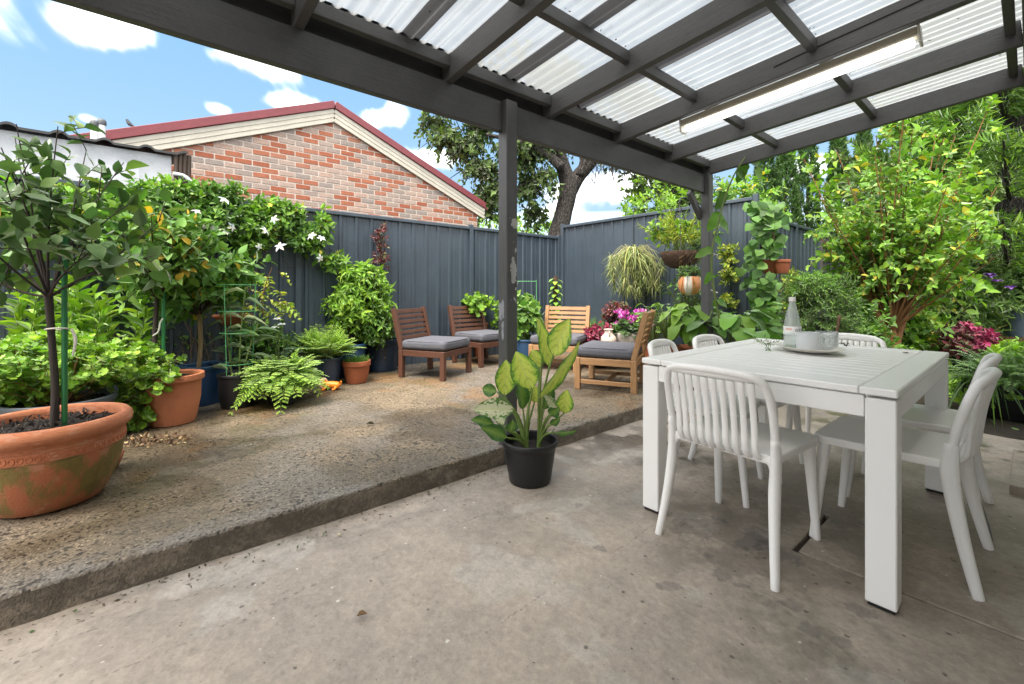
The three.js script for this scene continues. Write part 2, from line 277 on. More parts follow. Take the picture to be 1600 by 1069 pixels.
// palettes: weighted [weight, colour, spread]
const pal = (...e) => { const tot = e.reduce((s, q) => s + q[0], 0); return () => { let x = R() * tot, q; for (q of e) { x -= q[0]; if (x <= 0) break; } const k = 1 + (R() - 0.5) * 2 * (q[2] ?? 0.3), w = (R() - 0.5) * 0.25; return [q[1][0] * k * (1 + w), q[1][1] * k, q[1][2] * k * (1 - w)]; }; };
const C = {
  lime: pal([6, [0.165, 0.32, 0.018]], [3, [0.25, 0.41, 0.025]], [1, [0.09, 0.19, 0.016]]),
  fresh: pal([6, [0.09, 0.21, 0.020]], [3, [0.15, 0.29, 0.03]], [2, [0.05, 0.13, 0.015]]),
  deep: pal([6, [0.050, 0.115, 0.026]], [3, [0.075, 0.155, 0.03]], [1, [0.13, 0.22, 0.04]]),
  lemon: pal([10, [0.085, 0.20, 0.02]], [5, [0.14, 0.27, 0.025]], [1.1, [0.55, 0.36, 0.02], 0.2]),
  tree: pal([5, [0.055, 0.105, 0.020]], [3, [0.10, 0.17, 0.03]], [1, [0.03, 0.05, 0.015]]),
  mulb: pal([6, [0.14, 0.29, 0.02]], [5, [0.215, 0.385, 0.03]], [2, [0.075, 0.18, 0.025]], [0.6, [0.5, 0.40, 0.03], 0.2]),
  sage: pal([5, [0.105, 0.205, 0.055]], [3, [0.16, 0.27, 0.08]], [2, [0.06, 0.12, 0.03]]),
  pine: pal([5, [0.13, 0.27, 0.02]], [4, [0.22, 0.38, 0.03]], [2, [0.05, 0.12, 0.015]]),
  spider: pal([5, [0.34, 0.40, 0.12]], [4, [0.22, 0.30, 0.06]], [2, [0.50, 0.52, 0.24]]),
  strap: pal([5, [0.10, 0.22, 0.03]], [3, [0.17, 0.30, 0.04]]),
  blueg: pal([1, [0.09, 0.19, 0.12]], [1, [0.13, 0.22, 0.15]]),
  burg: pal([5, [0.10, 0.012, 0.022]], [3, [0.20, 0.03, 0.05]], [2, [0.10, 0.12, 0.05]]),
  mag: pal([5, [0.27, 0.012, 0.11]], [3, [0.17, 0.01, 0.07]], [2, [0.42, 0.05, 0.2]]),
  cyc: pal([5, [0.55, 0.05, 0.42]], [3, [0.68, 0.16, 0.56]], [1, [0.75, 0.4, 0.65]]),
  wht: pal([1, [0.82, 0.82, 0.80], 0.06]),
  yel: pal([3, [0.20, 0.30, 0.03]], [3, [0.33, 0.36, 0.04]]),
  dry: pal([2, [0.20, 0.12, 0.06]], [2, [0.10, 0.06, 0.035]], [1, [0.34, 0.25, 0.13]]),
};
const rdir = (up = 0) => { const a = rr(0, 6.2832), z = rr(-1, 1), s = Math.sqrt(1 - z * z); const d = [Math.cos(a) * s, z + up, Math.sin(a) * s], l = Math.hypot(...d) || 1; return d.map(q => q / l); };
// one shoot with leaves set round it
function sprig(F, p, d, len, o) {
  const { n = 6, L = 0.06, W = 0.035, tpl = T.oval, c = C.fresh, ang = 0.9, droop = 0.15, tw = 0.0022, face = 0.5, from = 0.2 } = o;
  const ax = Math.abs(d[1]) > 0.9 ? [1, 0, 0] : [0, 1, 0]; let a = [d[1] * ax[2] - d[2] * ax[1], d[2] * ax[0] - d[0] * ax[2], d[0] * ax[1] - d[1] * ax[0]]; let l = Math.hypot(...a); a = a.map(q => q / l);
  const b = [d[1] * a[2] - d[2] * a[1], d[2] * a[0] - d[0] * a[2], d[0] * a[1] - d[1] * a[0]], at = t => [p[0] + d[0] * len * t, p[1] + d[1] * len * t - droop * len * t * t, p[2] + d[2] * len * t];
  if (tw) F.twig([at(0), at(0.5), at(1)], tw, tw * 0.5, 4);
  let phi = rr(0, 6.28);
  for (let k = 0; k < n; k++) {
    const t = n === 1 ? 1 : from + (1 - from) * k / (n - 1), q = at(t); phi += 2.4 + rr(-0.3, 0.3);
    const A = ang * (1.15 - 0.5 * t) + rr(-0.2, 0.2), cs = Math.cos(phi), sn = Math.sin(phi), r = [a[0] * cs + b[0] * sn, a[1] * cs + b[1] * sn, a[2] * cs + b[2] * sn];
    const s = Math.sin(A), e = Math.cos(A), dir = [d[0] * e + r[0] * s, d[1] * e + r[1] * s - droop * 0.8, d[2] * e + r[2] * s];
    const nr = [d[0] * s - r[0] * e + rr(-.3, .3), d[1] * s - r[1] * e + face + rr(-.3, .3), d[2] * s - r[2] * e + rr(-.3, .3)], z = rr(0.55, 1.25) * (t > 0.9 ? 0.75 : 1);
    F.leaf(tpl, q, dir, nr, L * z, W * z, c());
  }
}
// leafy mass: shoots through an uneven ellipsoid
function bush(F, cen, rad, n, o) {
  const { len = 0.15, up = 0.35, inner = 0.35, lob = 0.45, freq = 2.2, seed = 1, base, stems = 0, sr = 0.006, hollow = 0, cut } = o;
  for (let i = 0; i < n; i++) {
    const d = rdir(), k = (1 - lob / 2) + lob * 1.6 * (n3(d[0] * freq + seed * 7.1, d[1] * freq + seed * 3.3, d[2] * freq + seed) - 0.3), f = Math.pow(inner + (1 - inner) * R(), 0.6) * k;
    const p = [cen[0] + d[0] * rad[0] * f, cen[1] + d[1] * rad[1] * f, cen[2] + d[2] * rad[2] * f];
    if (cut && cut(p)) continue;
    let e = [d[0] / rad[0] + rr(-.6, .6) / rad[0], d[1] / rad[1] + up / rad[1] + rr(-.4, .4) / rad[1], d[2] / rad[2] + rr(-.6, .6) / rad[2]]; const l = Math.hypot(...e); e = e.map(q => q / l);
    sprig(F, [p[0] - e[0] * len * 0.7, p[1] - e[1] * len * 0.7, p[2] - e[2] * len * 0.7], e, len * rr(0.7, 1.25), o);
    if (base && i < stems) F.twig([base, [mix(base[0], p[0], 0.35) + rr(-.03, .03), mix(base[1], p[1], 0.5), mix(base[2], p[2], 0.35) + rr(-.03, .03)], p], sr, sr * 0.35, 6);
  }
}
// frond with paired leaflets
function frond(F, p, d, len, o = {}) {
  const { n = 16, L = 0.06, W = 0.016, c = C.lime, arch = 0.5, tpl = T.small, rib = 0.0018, twice = false } = o;
  const h = Math.hypot(d[0], d[2]) || 1e-3, sx = -d[2] / h, sz = d[0] / h, at = t => [p[0] + d[0] * len * t, p[1] + d[1] * len * t - arch * len * t * t, p[2] + d[2] * len * t];
  F.twig([at(0), at(0.35), at(0.7), at(1)], rib, rib * 0.4, 4);
  for (let k = 1; k <= n; k++) { const t = 0.1 + 0.9 * k / n, q = at(t), g = [d[0], d[1] - 2 * arch * t, d[2]], w = Math.sin(Math.PI * Math.pow(1 - t * 0.86, 1.4)) * 0.8 + 0.25;
    for (const s of [-1, 1]) { const dd = [g[0] * 0.45 + sx * s, g[1] * 0.45 + rr(-.15, .15), g[2] * 0.45 + sz * s], nn = [rr(-.2, .2), 1, rr(-.2, .2)];
      if (twice) { const l2 = Math.hypot(...dd); for (let m = 1; m <= 5; m++) { const f = m / 5 * L * w * 1.5 / l2, q2 = [q[0] + dd[0] * f, q[1] + dd[1] * f, q[2] + dd[2] * f]; for (const s2 of [-1, 1]) F.leaf(tpl, q2, [dd[0] * 0.6 + g[0] * s2 * 0.7, dd[1] * 0.6 + g[1] * s2 * 0.7, dd[2] * 0.6 + g[2] * s2 * 0.7], nn, L * 0.42 * w, W * 0.8, c()); } }
      else F.leaf(tpl, q, dd, nn, L * w, W, c()); } }
}
// pot turned on the wheel: outer wall, rim, inner wall
function potGeo(rt, rb, h, rim = 0.03, lip = 0.012, seg = 36) {
  const p = [[0.001, 0], [rb * 0.96, 0], [rb, 0.006], [mix(rb, rt, 0.5) + 0.004, h * 0.5], [rt - lip, h - rim], [rt - lip * 0.2, h - rim + 0.003], [rt, h - rim + 0.008], [rt, h - 0.006], [rt - 0.005, h], [rt - lip - 0.006, h - 0.003], [rt - lip - 0.01, h - 0.012], [rt - lip - 0.018, h - rim * 1.6], [mix(rb, rt, 0.6) - 0.02, h * 0.6]];
  return lathe(p, seg);
}
function soilGeo(r, seed = 1) { const q = new THREE.RingGeometry(0.001, r, 28, 8); q.rotateX(-Math.PI / 2); const p = q.attributes.position; for (let i = 0; i < p.count; i++) p.setY(i, (vn(p.getX(i) * 40 + seed, p.getZ(i) * 40) - 0.5) * 0.025); q.computeVertexNormals(); return q; }
function pot(o, mat, rt, rb, h, rim, lip) { const m = part(o, 'pot', potGeo(rt, rb, h, rim, lip), mat); part(o, 'soil', soilGeo(rt - (lip ?? 0.012) - 0.015, rt * 90), M.soil, [0, h - 0.035, 0]); return m; }


// ---------------------------------------------------------------- ground
function ring(x, y, r, s) { return Math.exp(-((x * x + y * y) / (r * r)) * s); }
{
  const W = 2048, H = 1024, U = x => -1.2 + x / W * 6, V = y => -0.6 + y / H * 3;
  const sp = rng(21), spots = []; for (let i = 0; i < 2600; i++) spots.push([sp() * 6 - 1.2, sp() * 3 - 0.6, 0.0014 + 0.0065 * Math.pow(sp(), 6), sp()]);
  const grid = []; for (const q of spots) { const k = (Math.floor(q[0] * 10) + 20) * 100 + Math.floor(q[1] * 10) + 20; (grid[k] ||= []).push(q); }
  const col = new Float32Array(W * H * 3), hgt = new Float32Array(W * H), rgh = new Float32Array(W * H);
  const marks = [[1085, 823, .10], [1130, 815, .07], [1175, 850, .085], [1215, 870, .10], [1190, 835, .06], [1050, 918, .045], [1205, 945, .05], [1240, 948, .04], [1130, 895, .05], [1270, 985, .055], [1310, 1003, .045], [1345, 958, .045], [1110, 870, .04], [1160, 915, .035], [985, 722, .08], [1060, 705, .1], [905, 790, .03], [935, 855, .03]].map(([x, y, r]) => { const p = onY(x, y, 0); return [p[0], -p[2], r]; });
  const CR = [[1.69, 0.0035], [1.13, 0.003], [1.92, 0.003]];
  const uvf = (st, f) => field(W, H, st, (x, y) => f(U(x), V(y)));
  const fLo = uvf(12, (u, v) => fbm(u * 1.1 + 5, v * 1.1 + 8, 4)), fMid = uvf(4, (u, v) => fbm(u * 6, v * 6, 4)), fWv = uvf(5, (u, v) => fbm(u * 2 + 30, v * 9 + 4, 4)), fSt = uvf(4, (u, v) => fbm(u * 3.1 + 3, v * 3.1 + 1, 5)), fS2 = uvf(3, (u, v) => fbm(u * 9 + 13, v * 9 + 6, 4)), fBl = uvf(4, (u, v) => fbm(u * 4 + 50, v * 4 + 20, 5));
  for (let y = 0; y < H; y++) for (let x = 0; x < W; x++) {
    const u = U(x), v = V(y), i = y * W + x, lo = fLo(x, y), mid = fMid(x, y), hi = fbm(u * 60, v * 60, 3), wv = fWv(x, y);
    let c = mix3([0.275, 0.238, 0.200], [0.39, 0.330, 0.272], sm(0.25, 0.75, lo * 0.55 + mid * 0.3 + wv * 0.15)), r = 0.62 + 0.25 * (mid - 0.5);
    const gr0 = vn(u * 240, v * 240), mt = fbm(u * 24 + 3, v * 24 + 8, 3); let k = 1 + 0.34 * (hi - 0.5) + 0.10 * (mid - 0.5) + 0.26 * (mt - 0.5) + 0.22 * (gr0 - 0.5);
    // damp and oily stains about the table, tide marks towards the terrace
    const st = fSt(x, y), st2 = fS2(x, y);
    const a = Math.max(ring(u - 2.1, v - 0.72, 0.55, 1), 0.8 * ring(u - 1.75, v - 0.55, 0.4, 1), 0.9 * ring(u - 3.0, v - 1.7, 0.75, 1), 0.8 * ring(u - 4.2, v - 0.5, 0.9, 1));
    const s1 = sm(0.50, 0.60, st * 0.45 + st2 * 0.35 + mt * 0.2 + a * 0.13 - 0.03) * clamp(a * 1.6); k *= 1 - 0.34 * s1; r -= 0.16 * s1;
    const wet = sm(0.52, 0.60, st * 0.7 + st2 * 0.3) * ring(u - 3.1, v - 1.75, 0.9, 1); k *= 1 - 0.4 * wet; r = mix(r, 0.22, wet);
    const tide = sm(1.78, 2.02, v + 0.25 * (mid - 0.5) + 0.12 * (st2 - .5)); c = mix3(c, [0.20, 0.175, 0.145], tide * 0.6 * sm(0.35, 0.6, st2));
    const gr = sm(0.5, 0.62, st2 + 0.12 * ring(u - 1.58, v - 0.35, 0.25, 1) - 0.05) * ring(u - 1.58, v - 0.35, 0.3, 1); c = mix3(c, [0.24, 0.245, 0.175], gr * 0.22);
    if (u > 1 && u < 3.2) for (const q of marks) { const a0 = u - q[0], a1 = v - q[1]; if (a0 * a0 + a1 * a1 < q[2] * q[2] * 2.2) { const dd = Math.sqrt(a0 * a0 + a1 * a1) / q[2] + 1.5 * (st2 - 0.5) + 1.1 * (mt - 0.5) + 0.5 * (hi - 0.5); const s = 1 - sm(0.55, 0.85, dd); k *= 1 - 0.22 * s; c = mix3(c, [0.27, 0.24, 0.225], 0.4 * s); } }
    // pale lime bloom
    const alg = sm(0.46, 0.6, st2 * 0.6 + st * 0.4) * sm(3.7, 4.7, u + 0.5 * (mid - 0.5)); c = mix3(c, [0.13, 0.125, 0.045], alg * 0.75); r = mix(r, 0.3, alg * 0.7);
    const bl = sm(0.60, 0.70, fBl(x, y)); c = mix3(c, [0.46, 0.43, 0.39], bl * 0.35);
    let h = 0.5 + 0.35 * (mid - 0.5) + 0.3 * (hi - 0.5);
    if (u < 2) for (const [vc, wd] of CR) { if (Math.abs(v - vc) > 0.08) continue; const off = Math.abs(v - vc - 0.05 * (fbm(u * 1.5, vc * 9, 3) - 0.5) * 2 - 0.01 * (fbm(u * 22, vc, 2) - .5)); if (off < wd * 2 && u < 2.0) { const q = (1 - off / (wd * 2)) * sm(0.35, 0.6, fbm(u * 5, vc * 40, 3)); const dots = sm(0.5, 0.75, vn(u * 130, v * 130)); k *= 1 - 0.5 * q * dots; h -= 0.25 * q * dots; } }
    const cell = grid[(Math.floor(u * 10) + 20) * 100 + Math.floor(v * 10) + 20]; if (cell) for (const q of cell) { const d0 = u - q[0], d1 = (v - q[1]) * (0.7 + q[3] * 0.6), dd = Math.sqrt(d0 * d0 + d1 * d1); if (dd < q[2]) { if (q[3] > 0.66) c = [0.60, 0.57, 0.52]; else k *= 0.4; } }
    for (let j = 0; j < 3; j++) col[i * 3 + j] = c[j] * k; hgt[i] = h; rgh[i] = r;
  }
  const map = dtex(W, H, (x, y) => { const i = (y * W + x) * 3; return [col[i], col[i + 1], col[i + 2]]; }, true), bump = dtex(W, H, (x, y) => hgt[y * W + x]), rough = dtex(W / 2, H / 2, (x, y) => rgh[y * 2 * W + x * 2]);
  const mat = std([1, 1, 1], 1, { map, bumpMap: bump, bumpScale: 0.009, roughnessMap: rough });
  const slab = pts => { const s = new THREE.Shape(pts.map(p => new THREE.Vector2(p[0], p[1]))), g = new THREE.ExtrudeGeometry(s, { depth: 0.09, bevelEnabled: true, bevelThickness: 0.004, bevelSize: 0.004, bevelSegments: 1 }); g.rotateX(-Math.PI / 2); g.translate(0, -0.094, 0);
    const p = g.attributes.position, uv = g.attributes.uv; for (let i = 0; i < p.count; i++) uv.setXY(i, (p.getX(i) + 1.2) / 6, (-p.getZ(i) + 0.6) / 3); return g; };
  struct('patio', slab([[-4, -0.62], [2.082, -0.62], [2.082, 0.648], [2.545, 0.648], [2.545, -0.62], [4.95, -0.62], [4.88, 0.1], [4.97, 0.7], [4.86, 1.4], [4.95, 2.3], [-4, 2.3]]), mat);
  struct('patio_strip', slab([[2.100, -0.62], [2.527, -0.62], [2.527, 0.620], [2.100, 0.620]]), mat);
  struct('step_slab', (() => { const g = slab([[3.54, -0.6], [4.35, -0.6], [4.35, 0.066], [3.54, 0.066]]); g.translate(0, 0.052, 0); return g; })(), mat);

  
  // terrace of worn exposed aggregate
  const tc = new Float32Array(W * H * 3), th = new Float32Array(W * H), tr = new Float32Array(W * H);
  const tf = (st, f) => field(W, H, st, (x, y) => f(-1.4 + x / W * 7, 2.1 + y / H * 3.5));
  const gLo = tf(12, (u, v) => fbm(u * 0.9 + 2, v * 1.3 + 3, 4)), gMid = tf(4, (u, v) => fbm(u * 5 + 7, v * 5, 4)), gA = tf(8, (u, v) => fbm(u * 1.6 + 60, v * 1.6 + 4, 4)), gB = tf(8, (u, v) => fbm(u * 1.9 + 20, v * 1.9 + 44, 4)), gC = tf(8, (u, v) => fbm(u * 1.2 + 9, v * 2.2 + 70, 4)), gD = tf(4, (u, v) => fbm(u * 7 + 5, v * 7 + 1, 3));
  const cb = [0, 0], near = (X, Y) => { const xi = Math.floor(X), yi = Math.floor(Y); let b = 9, id = 0; for (let a = -1; a < 2; a++) for (let e = -1; e < 2; e++) { const dx = xi + a + hsh(xi + a, yi + e) - X, dy = yi + e + hsh(xi + a + 71, yi + e + 13) - Y, dd = dx * dx + dy * dy; if (dd < b) { b = dd; id = hsh(xi + a + 31, yi + e + 57); } } cb[0] = Math.sqrt(b); cb[1] = id; };
  for (let y = 0; y < H; y++) for (let x = 0; x < W; x++) {
    const u = -1.4 + x / W * 7, v = 2.1 + y / H * 3.5, i = y * W + x, lo = gLo(x, y), mid = gMid(x, y);
    near(u * 125 + 40, v * 125 + 7); const d1 = cb[0], id1 = cb[1]; const stone = 1 - sm(0.25, 0.55, d1), pit = vn(u * 90 + 3, v * 90);
    let c = mix3([0.112, 0.09, 0.062], [0.215, 0.166, 0.108], sm(0.3, 0.7, lo * 0.6 + mid * 0.4));
    c = mix3(c, [0.17, 0.15, 0.125], sm(0.5, 0.68, gA(x, y)) * 0.75);
    c = mix3(c, [0.22, 0.12, 0.045], sm(0.58, 0.72, gB(x, y)) * 0.6);
    let k = mix(0.9, 0.66 + id1 * 0.68, stone * 0.7); if (id1 > 0.93) k *= 1.5; if (id1 < 0.12) k *= 0.45;
    const pp = sm(0.66, 0.76, pit * 0.75 + 0.25 * mid); k *= 1 - 0.72 * pp;
    const edge = 1 - sm(0.02, 0.16, v - 2.13 + 0.1 * (mid - 0.5)); c = mix3(c, [0.21, 0.19, 0.165], edge * 0.6 * sm(0.4, 0.6, gD(x, y)));
    const damp = sm(0.50, 0.62, gC(x, y)); k *= 1 - 0.22 * damp;
    c = mix3(c, [0.10, 0.095, 0.045], 0.4 * sm(0.55, 0.68, gD(x, y)) * sm(0.45, 0.6, gB(x, y)));   // thin moss
    for (let j = 0; j < 3; j++) tc[i * 3 + j] = c[j] * k; th[i] = clamp(0.35 + 0.4 * stone * (0.5 + id1) - 0.35 * pp + 0.25 * (mid - 0.5)); tr[i] = clamp(mix(0.62, 0.30, damp) + 0.25 * (mid - .5));
  }
  const tmap = dtex(W, H, (x, y) => { const i = (y * W + x) * 3; return [tc[i], tc[i + 1], tc[i + 2]]; }, true), tb = dtex(W, H, (x, y) => th[y * W + x]), trm = dtex(W / 2, H / 2, (x, y) => tr[y * 2 * W + x * 2]);
  const N = 420, prof = [[0.031, 0.094], [0.034, 0.103], [0.042, 0.1085], [0.06, 0.11], [0.2, 0.11], [0.7, 0.11], [3.6, 0.11]], arc = [0.011, 0.020, 0.031, 0.06, 0.2, 0.7, 3.6], pos = [], uv = [], idx = [], U0 = -4, U1 = 5.64;
  for (let i = 0; i <= N; i++) { const u = U0 + (U1 - U0) * i / N, w = (fbm(u * 3, 1, 4) - 0.5) * 0.016 + (vn(u * 9, 2) - 0.5) * 0.006; prof.forEach(([a, b], j) => { const q = j < 5 ? 1 : 0; const v = 2.1 + a + w * q, yy = b + (j < 4 ? (vn(u * 9, j * 0.3) - 0.5) * 0.004 : 0); pos.push(u, yy, -v); uv.push((u + 1.4) / 7, arc[j] / 3.5); }); }
  const m = prof.length; for (let i = 0; i < N; i++) for (let j = 0; j < m - 1; j++) { const a = i * m + j; idx.push(a, a + m, a + 1, a + 1, a + m, a + m + 1); }
  const g = new THREE.BufferGeometry(); g.setAttribute('position', new THREE.Float32BufferAttribute(pos, 3)); g.setAttribute('uv', new THREE.Float32BufferAttribute(uv, 2)); g.setIndex(idx); g.computeVertexNormals();
  const ter = struct('terrace', g, std([1, 1, 1], 1, { map: tmap, bumpMap: tb, bumpScale: 0.0045, roughnessMap: trm }));
  // the dirty, damp face of the step
  const rp = [], ru = [], ri = []; for (let i = 0; i <= N; i++) { const u = U0 + (U1 - U0) * i / N, w = (fbm(u * 3, 1, 4) - 0.5) * 0.016 + (vn(u * 9, 2) - 0.5) * 0.006; [[0.018, -0.02], [0.022, 0.02], [0.028, 0.06], [0.031, 0.0945]].forEach(([a, b], j) => { rp.push(u, b + (j === 3 ? (vn(u * 9, 0) - 0.5) * 0.004 : 0), -(2.1 + a + w + (j < 3 ? (vn(u * 12, j * 3) - .5) * 0.012 : 0))); ru.push(u, b); }); }
  for (let i = 0; i < N; i++) for (let j = 0; j < 3; j++) { const a = i * 4 + j; ri.push(a, a + 4, a + 1, a + 1, a + 4, a + 5); }
  const rg = new THREE.BufferGeometry(); rg.setAttribute('position', new THREE.Float32BufferAttribute(rp, 3)); rg.setAttribute('uv', new THREE.Float32BufferAttribute(ru, 2)); rg.setIndex(ri); rg.computeVertexNormals();
  const rt = dtex(1024, 128, (x, y) => { const a = fbm(x / 40, y / 30, 5), b = fbm(x / 6, y / 6, 3); return mix3([0.105, 0.087, 0.066], [0.235, 0.195, 0.15], sm(0.35, 0.75, a * 0.6 + b * 0.4)); }, true, 0.6, 5);
  part(ter, 'step_face', rg, std([1, 1, 1], 0.75, { map: rt, bumpMap: fineB, bumpScale: 0.006 }));
  // soil beneath and beyond, lawn
  const gp = new THREE.PlaneGeometry(160, 160, 1, 1); gp.rotateX(-Math.PI / 2); const gu = gp.attributes.uv; for (let i = 0; i < gu.count; i++) gu.setXY(i, gu.getX(i) * 80, gu.getY(i) * 80);
  const et = dtex(512, 512, (x, y) => { const a = fbm(x / 50, y / 50, 5), b = fbm(x / 7, y / 7, 3); return mix3([0.028, 0.022, 0.014], [0.085, 0.065, 0.04], clamp(a * 0.6 + b * 0.5)); }, true);
  struct('ground', gp, std([1, 1, 1], 0.95, { map: et, bumpMap: fineB, bumpScale: 0.02 }), [0, -0.1, 0]);
  // garden bed surface, gently uneven
  const bg = new THREE.PlaneGeometry(9, 6, 60, 40); bg.rotateX(-Math.PI / 2); bg.translate(9.2, 0, 0.4); const bp = bg.attributes.position; for (let i = 0; i < bp.count; i++) bp.setY(i, -0.035 + 0.05 * fbm(bp.getX(i) * 2, bp.getZ(i) * 2, 3) + 0.02 * sm(5, 7, bp.getX(i))); bg.computeVertexNormals(); const bu = bg.attributes.uv; for (let i = 0; i < bu.count; i++) bu.setXY(i, bp.getX(i) / 1.2, bp.getZ(i) / 1.2);
  struct('garden_bed', bg, std([1, 1, 1], 0.95, { map: et, bumpMap: fineB, bumpScale: 0.02 }));
}
// small litter on the concrete: fallen leaves and chips, each one lying where it fell
{
  const chip = (px, py, y, L, W, col, name, label, cat) => { const F = new Fol(), p = onY(px, py, y), a = rr(0, 6.28); F.leaf(T.oval, [0, 0.006, 0], [Math.cos(a), 0.15, Math.sin(a)], [0.2, 1, 0.1], L, W, col); const g = new THREE.BufferGeometry(); g.setAttribute('position', new THREE.Float32BufferAttribute(F.p, 3)); g.setIndex(F.i); g.computeVertexNormals(); const m = part(scene, numbered(name), g, std(col, 0.8, { side: THREE.DoubleSide }), [p[0], y + 0.004, p[2]]); return tag(m, label, cat); };
  chip(557, 968, 0, 0.035, 0.022, [0.14, 0.08, 0.03], 'fallen_leaf', 'small curled brown leaf lying alone on the grey concrete', 'leaf');
  chip(530, 840, 0, 0.02, 0.012, [0.55, 0.42, 0.05], 'fallen_leaf', 'tiny yellow leaf on the concrete by the step', 'leaf');
  chip(585, 665, 0.11, 0.06, 0.03, [0.05, 0.045, 0.02], 'fallen_leaf', 'dark wet leaf lying on the raised terrace', 'leaf');
}


// ---------------------------------------------------------------- pergola
const yb = v => 2.262 + 0.081 * (2.15 - v);           // underside of the rafters
{
  const o = thing('pergola', 'charcoal painted timber pergola with corrugated translucent roof over the patio', 'pergola');
  const peel = std([0.50, 0.50, 0.49], 0.7, { map: blotT });
  for (const [u0, b] of [[1.75, -0.005], [4.41, 0.1]]) {
    const p = part(o, 'post', cbox(0.088, 2.275 - b, 0.088, 0.005), M.paint, [u0 + 0.045, (2.275 + b) / 2, -2.145]);
    if (u0 < 2) { // flakes where the paint has come off the post
      const f = rng(4), gs = []; for (let i = 0; i < 46; i++) { const s = 0.003 + 0.012 * f() * f(), g = new THREE.CircleGeometry(s, 7), q = g.attributes.position; for (let k = 1; k < q.count; k++) { const z = 0.5 + f(); q.setXY(k, q.getX(k) * z, q.getY(k) * z * 1.8); }
        const band = f(), B = band < 0.55, A = !B && band < 0.8, y = B ? mix(1.14, 1.27, f()) : A ? mix(1.49, 1.53, f()) : mix(1.0, 1.65, f()); if (A || B) g.scale(1.5, 1.5, 1); else g.scale(0.6, 0.6, 1); g.translate(0.008 + (f() - 0.5) * (A || B ? 0.04 : 0.07), y - 1.135, 0.0446 + i * 0.00009); gs.push(g); }
      part(p, 'bare_patch', merge(gs), peel).userData.kind = 'stuff';
      const g2 = []; for (let i = 0; i < 10; i++) { const g = new THREE.CircleGeometry(0.006 + 0.009 * f(), 9), q = g.attributes.position; for (let k = 1; k < q.count; k++) { const z = 0.5 + f(); q.setXY(k, q.getX(k) * z, q.getY(k) * z * 2.6); } g.rotateY(-Math.PI / 2); g.translate(-0.0446 - i * 0.00012, mix(0.78, 1.06, f()) - 1.135, (f() - 0.5) * 0.05); g2.push(g); }
      part(p, 'pale_patch', merge(g2), std([0.24, 0.25, 0.27], 0.7)).userData.kind = 'stuff';  // bluish grey patches on the left face of the post
    }
  }
  part(o, 'beam', bar([-3.2, 2.175, -2.167], [1.748, 2.175, -2.167], 0.045, 0.19, 0.005), M.paint);
  part(o, 'beam', bar([1.842, 2.175, -2.167], [4.408, 2.175, -2.167], 0.045, 0.19, 0.005), M.paint);
  part(o, 'fascia', bar([-3.2, 2.345, -2.207], [4.5, 2.345, -2.207], 0.022, 0.11, 0.003), M.paint);
  part(o, 'added_eave_blocker', (() => { const g = bar([-3.2, 0, 0], [4.57, 0, 0], 0.17, 0.002, 0.0005); g.rotateX(Math.atan(0.081)); return g; })(), M.steel, [0, yb(2.2) + 0.14 + 0.034, -2.2]);  // opaque strip added over the sheet edge to darken the eave slot
  part(o, 'ledger', bar([-3.2, 2.47, 0.0], [4.5, 2.47, 0.0], 0.045, 0.2, 0.004), M.paint);
  part(o, 'brace', bar([4.2, 2.07, -2.2], [4.44, 1.83, -2.2], 0.04, 0.07), M.paint);
  const RU = [-1.84, -1.04, -0.24, 0.56, 1.36, 2.165, 2.95, 3.73, 4.455], RH = 0.14;
  for (const u of RU) part(o, 'rafter', bar([u, yb(2.19) + RH / 2 + 0.004, -2.19], [u, yb(0.026) + RH / 2 + 0.004, -0.026], 0.046, RH, 0.004), M.paint);
  for (let i = 0; i < RU.length - 1; i++) for (const v of [2.12, 1.5, 0.8, 0.07]) { const y = yb(v) + RH - 0.036; part(o, 'batten', bar([RU[i] + 0.0235, y, -v], [RU[i + 1] - 0.0235, y, -v], 0.042, 0.066, 0.003), M.paint); }
  // corrugated sheets
  const dirt = dtex(512, 512, (x, y) => { const s = fbm(x / 9, y / 160, 4), b = fbm(x / 60, y / 60, 4), f = vn(x / 2.3, y / 2.3); return 0.94 - 0.10 * sm(0.45, 0.8, s) - 0.07 * sm(0.5, 0.75, b) - (f > 0.95 && b > 0.55 ? 0.2 : 0); }, true, 1, 0.7);
  const sheetM = c => phys(c, 0.7, { map: dirt, transmission: 0.5, side: THREE.DoubleSide });
  const sheetMat = sheetM([0.70, 0.73, 0.735]), lapM = phys([0.19, 0.19, 0.20], 0.95, { map: dirt, transmission: 0.3, side: THREE.DoubleSide });
  const corr = (u0, u1, v0, v1, dy) => { const n = Math.round((u1 - u0) / 0.0095), pos = [], uv = [], idx = []; for (let i = 0; i <= n; i++) { const u = u0 + (u1 - u0) * i / n, w = 0.011 * Math.cos(u / 0.076 * 2 * Math.PI); for (const [j, v] of [[0, v0], [1, v1]]) { pos.push(u, yb(v) + RH + 0.017 + dy + w, -v); uv.push(u, v); } } for (let i = 0; i < n; i++) { const a = i * 2; idx.push(a, a + 2, a + 1, a + 1, a + 2, a + 3); }
    const g = new THREE.BufferGeometry(); g.setAttribute('position', new THREE.Float32BufferAttribute(pos, 3)); g.setAttribute('uv', new THREE.Float32BufferAttribute(uv, 2)); g.setIndex(idx); g.computeVertexNormals(); return g; };
  const laps = [-1.76, -1.06, -0.36, 0.40, 1.10, 1.79, 2.46, 3.2, 3.9, 4.56];
  for (let i = 0; i < laps.length - 1; i++) {
    part(o, 'roof_sheet', corr(laps[i] + 0.006, laps[i + 1] - 0.002, -0.015, 2.262, 0), sheetMat);
    if (i && i < 7) part(o, 'lap_strip', corr(laps[i] - 0.055, laps[i] + 0.055, -0.01, 2.26, -0.005), lapM);
  }
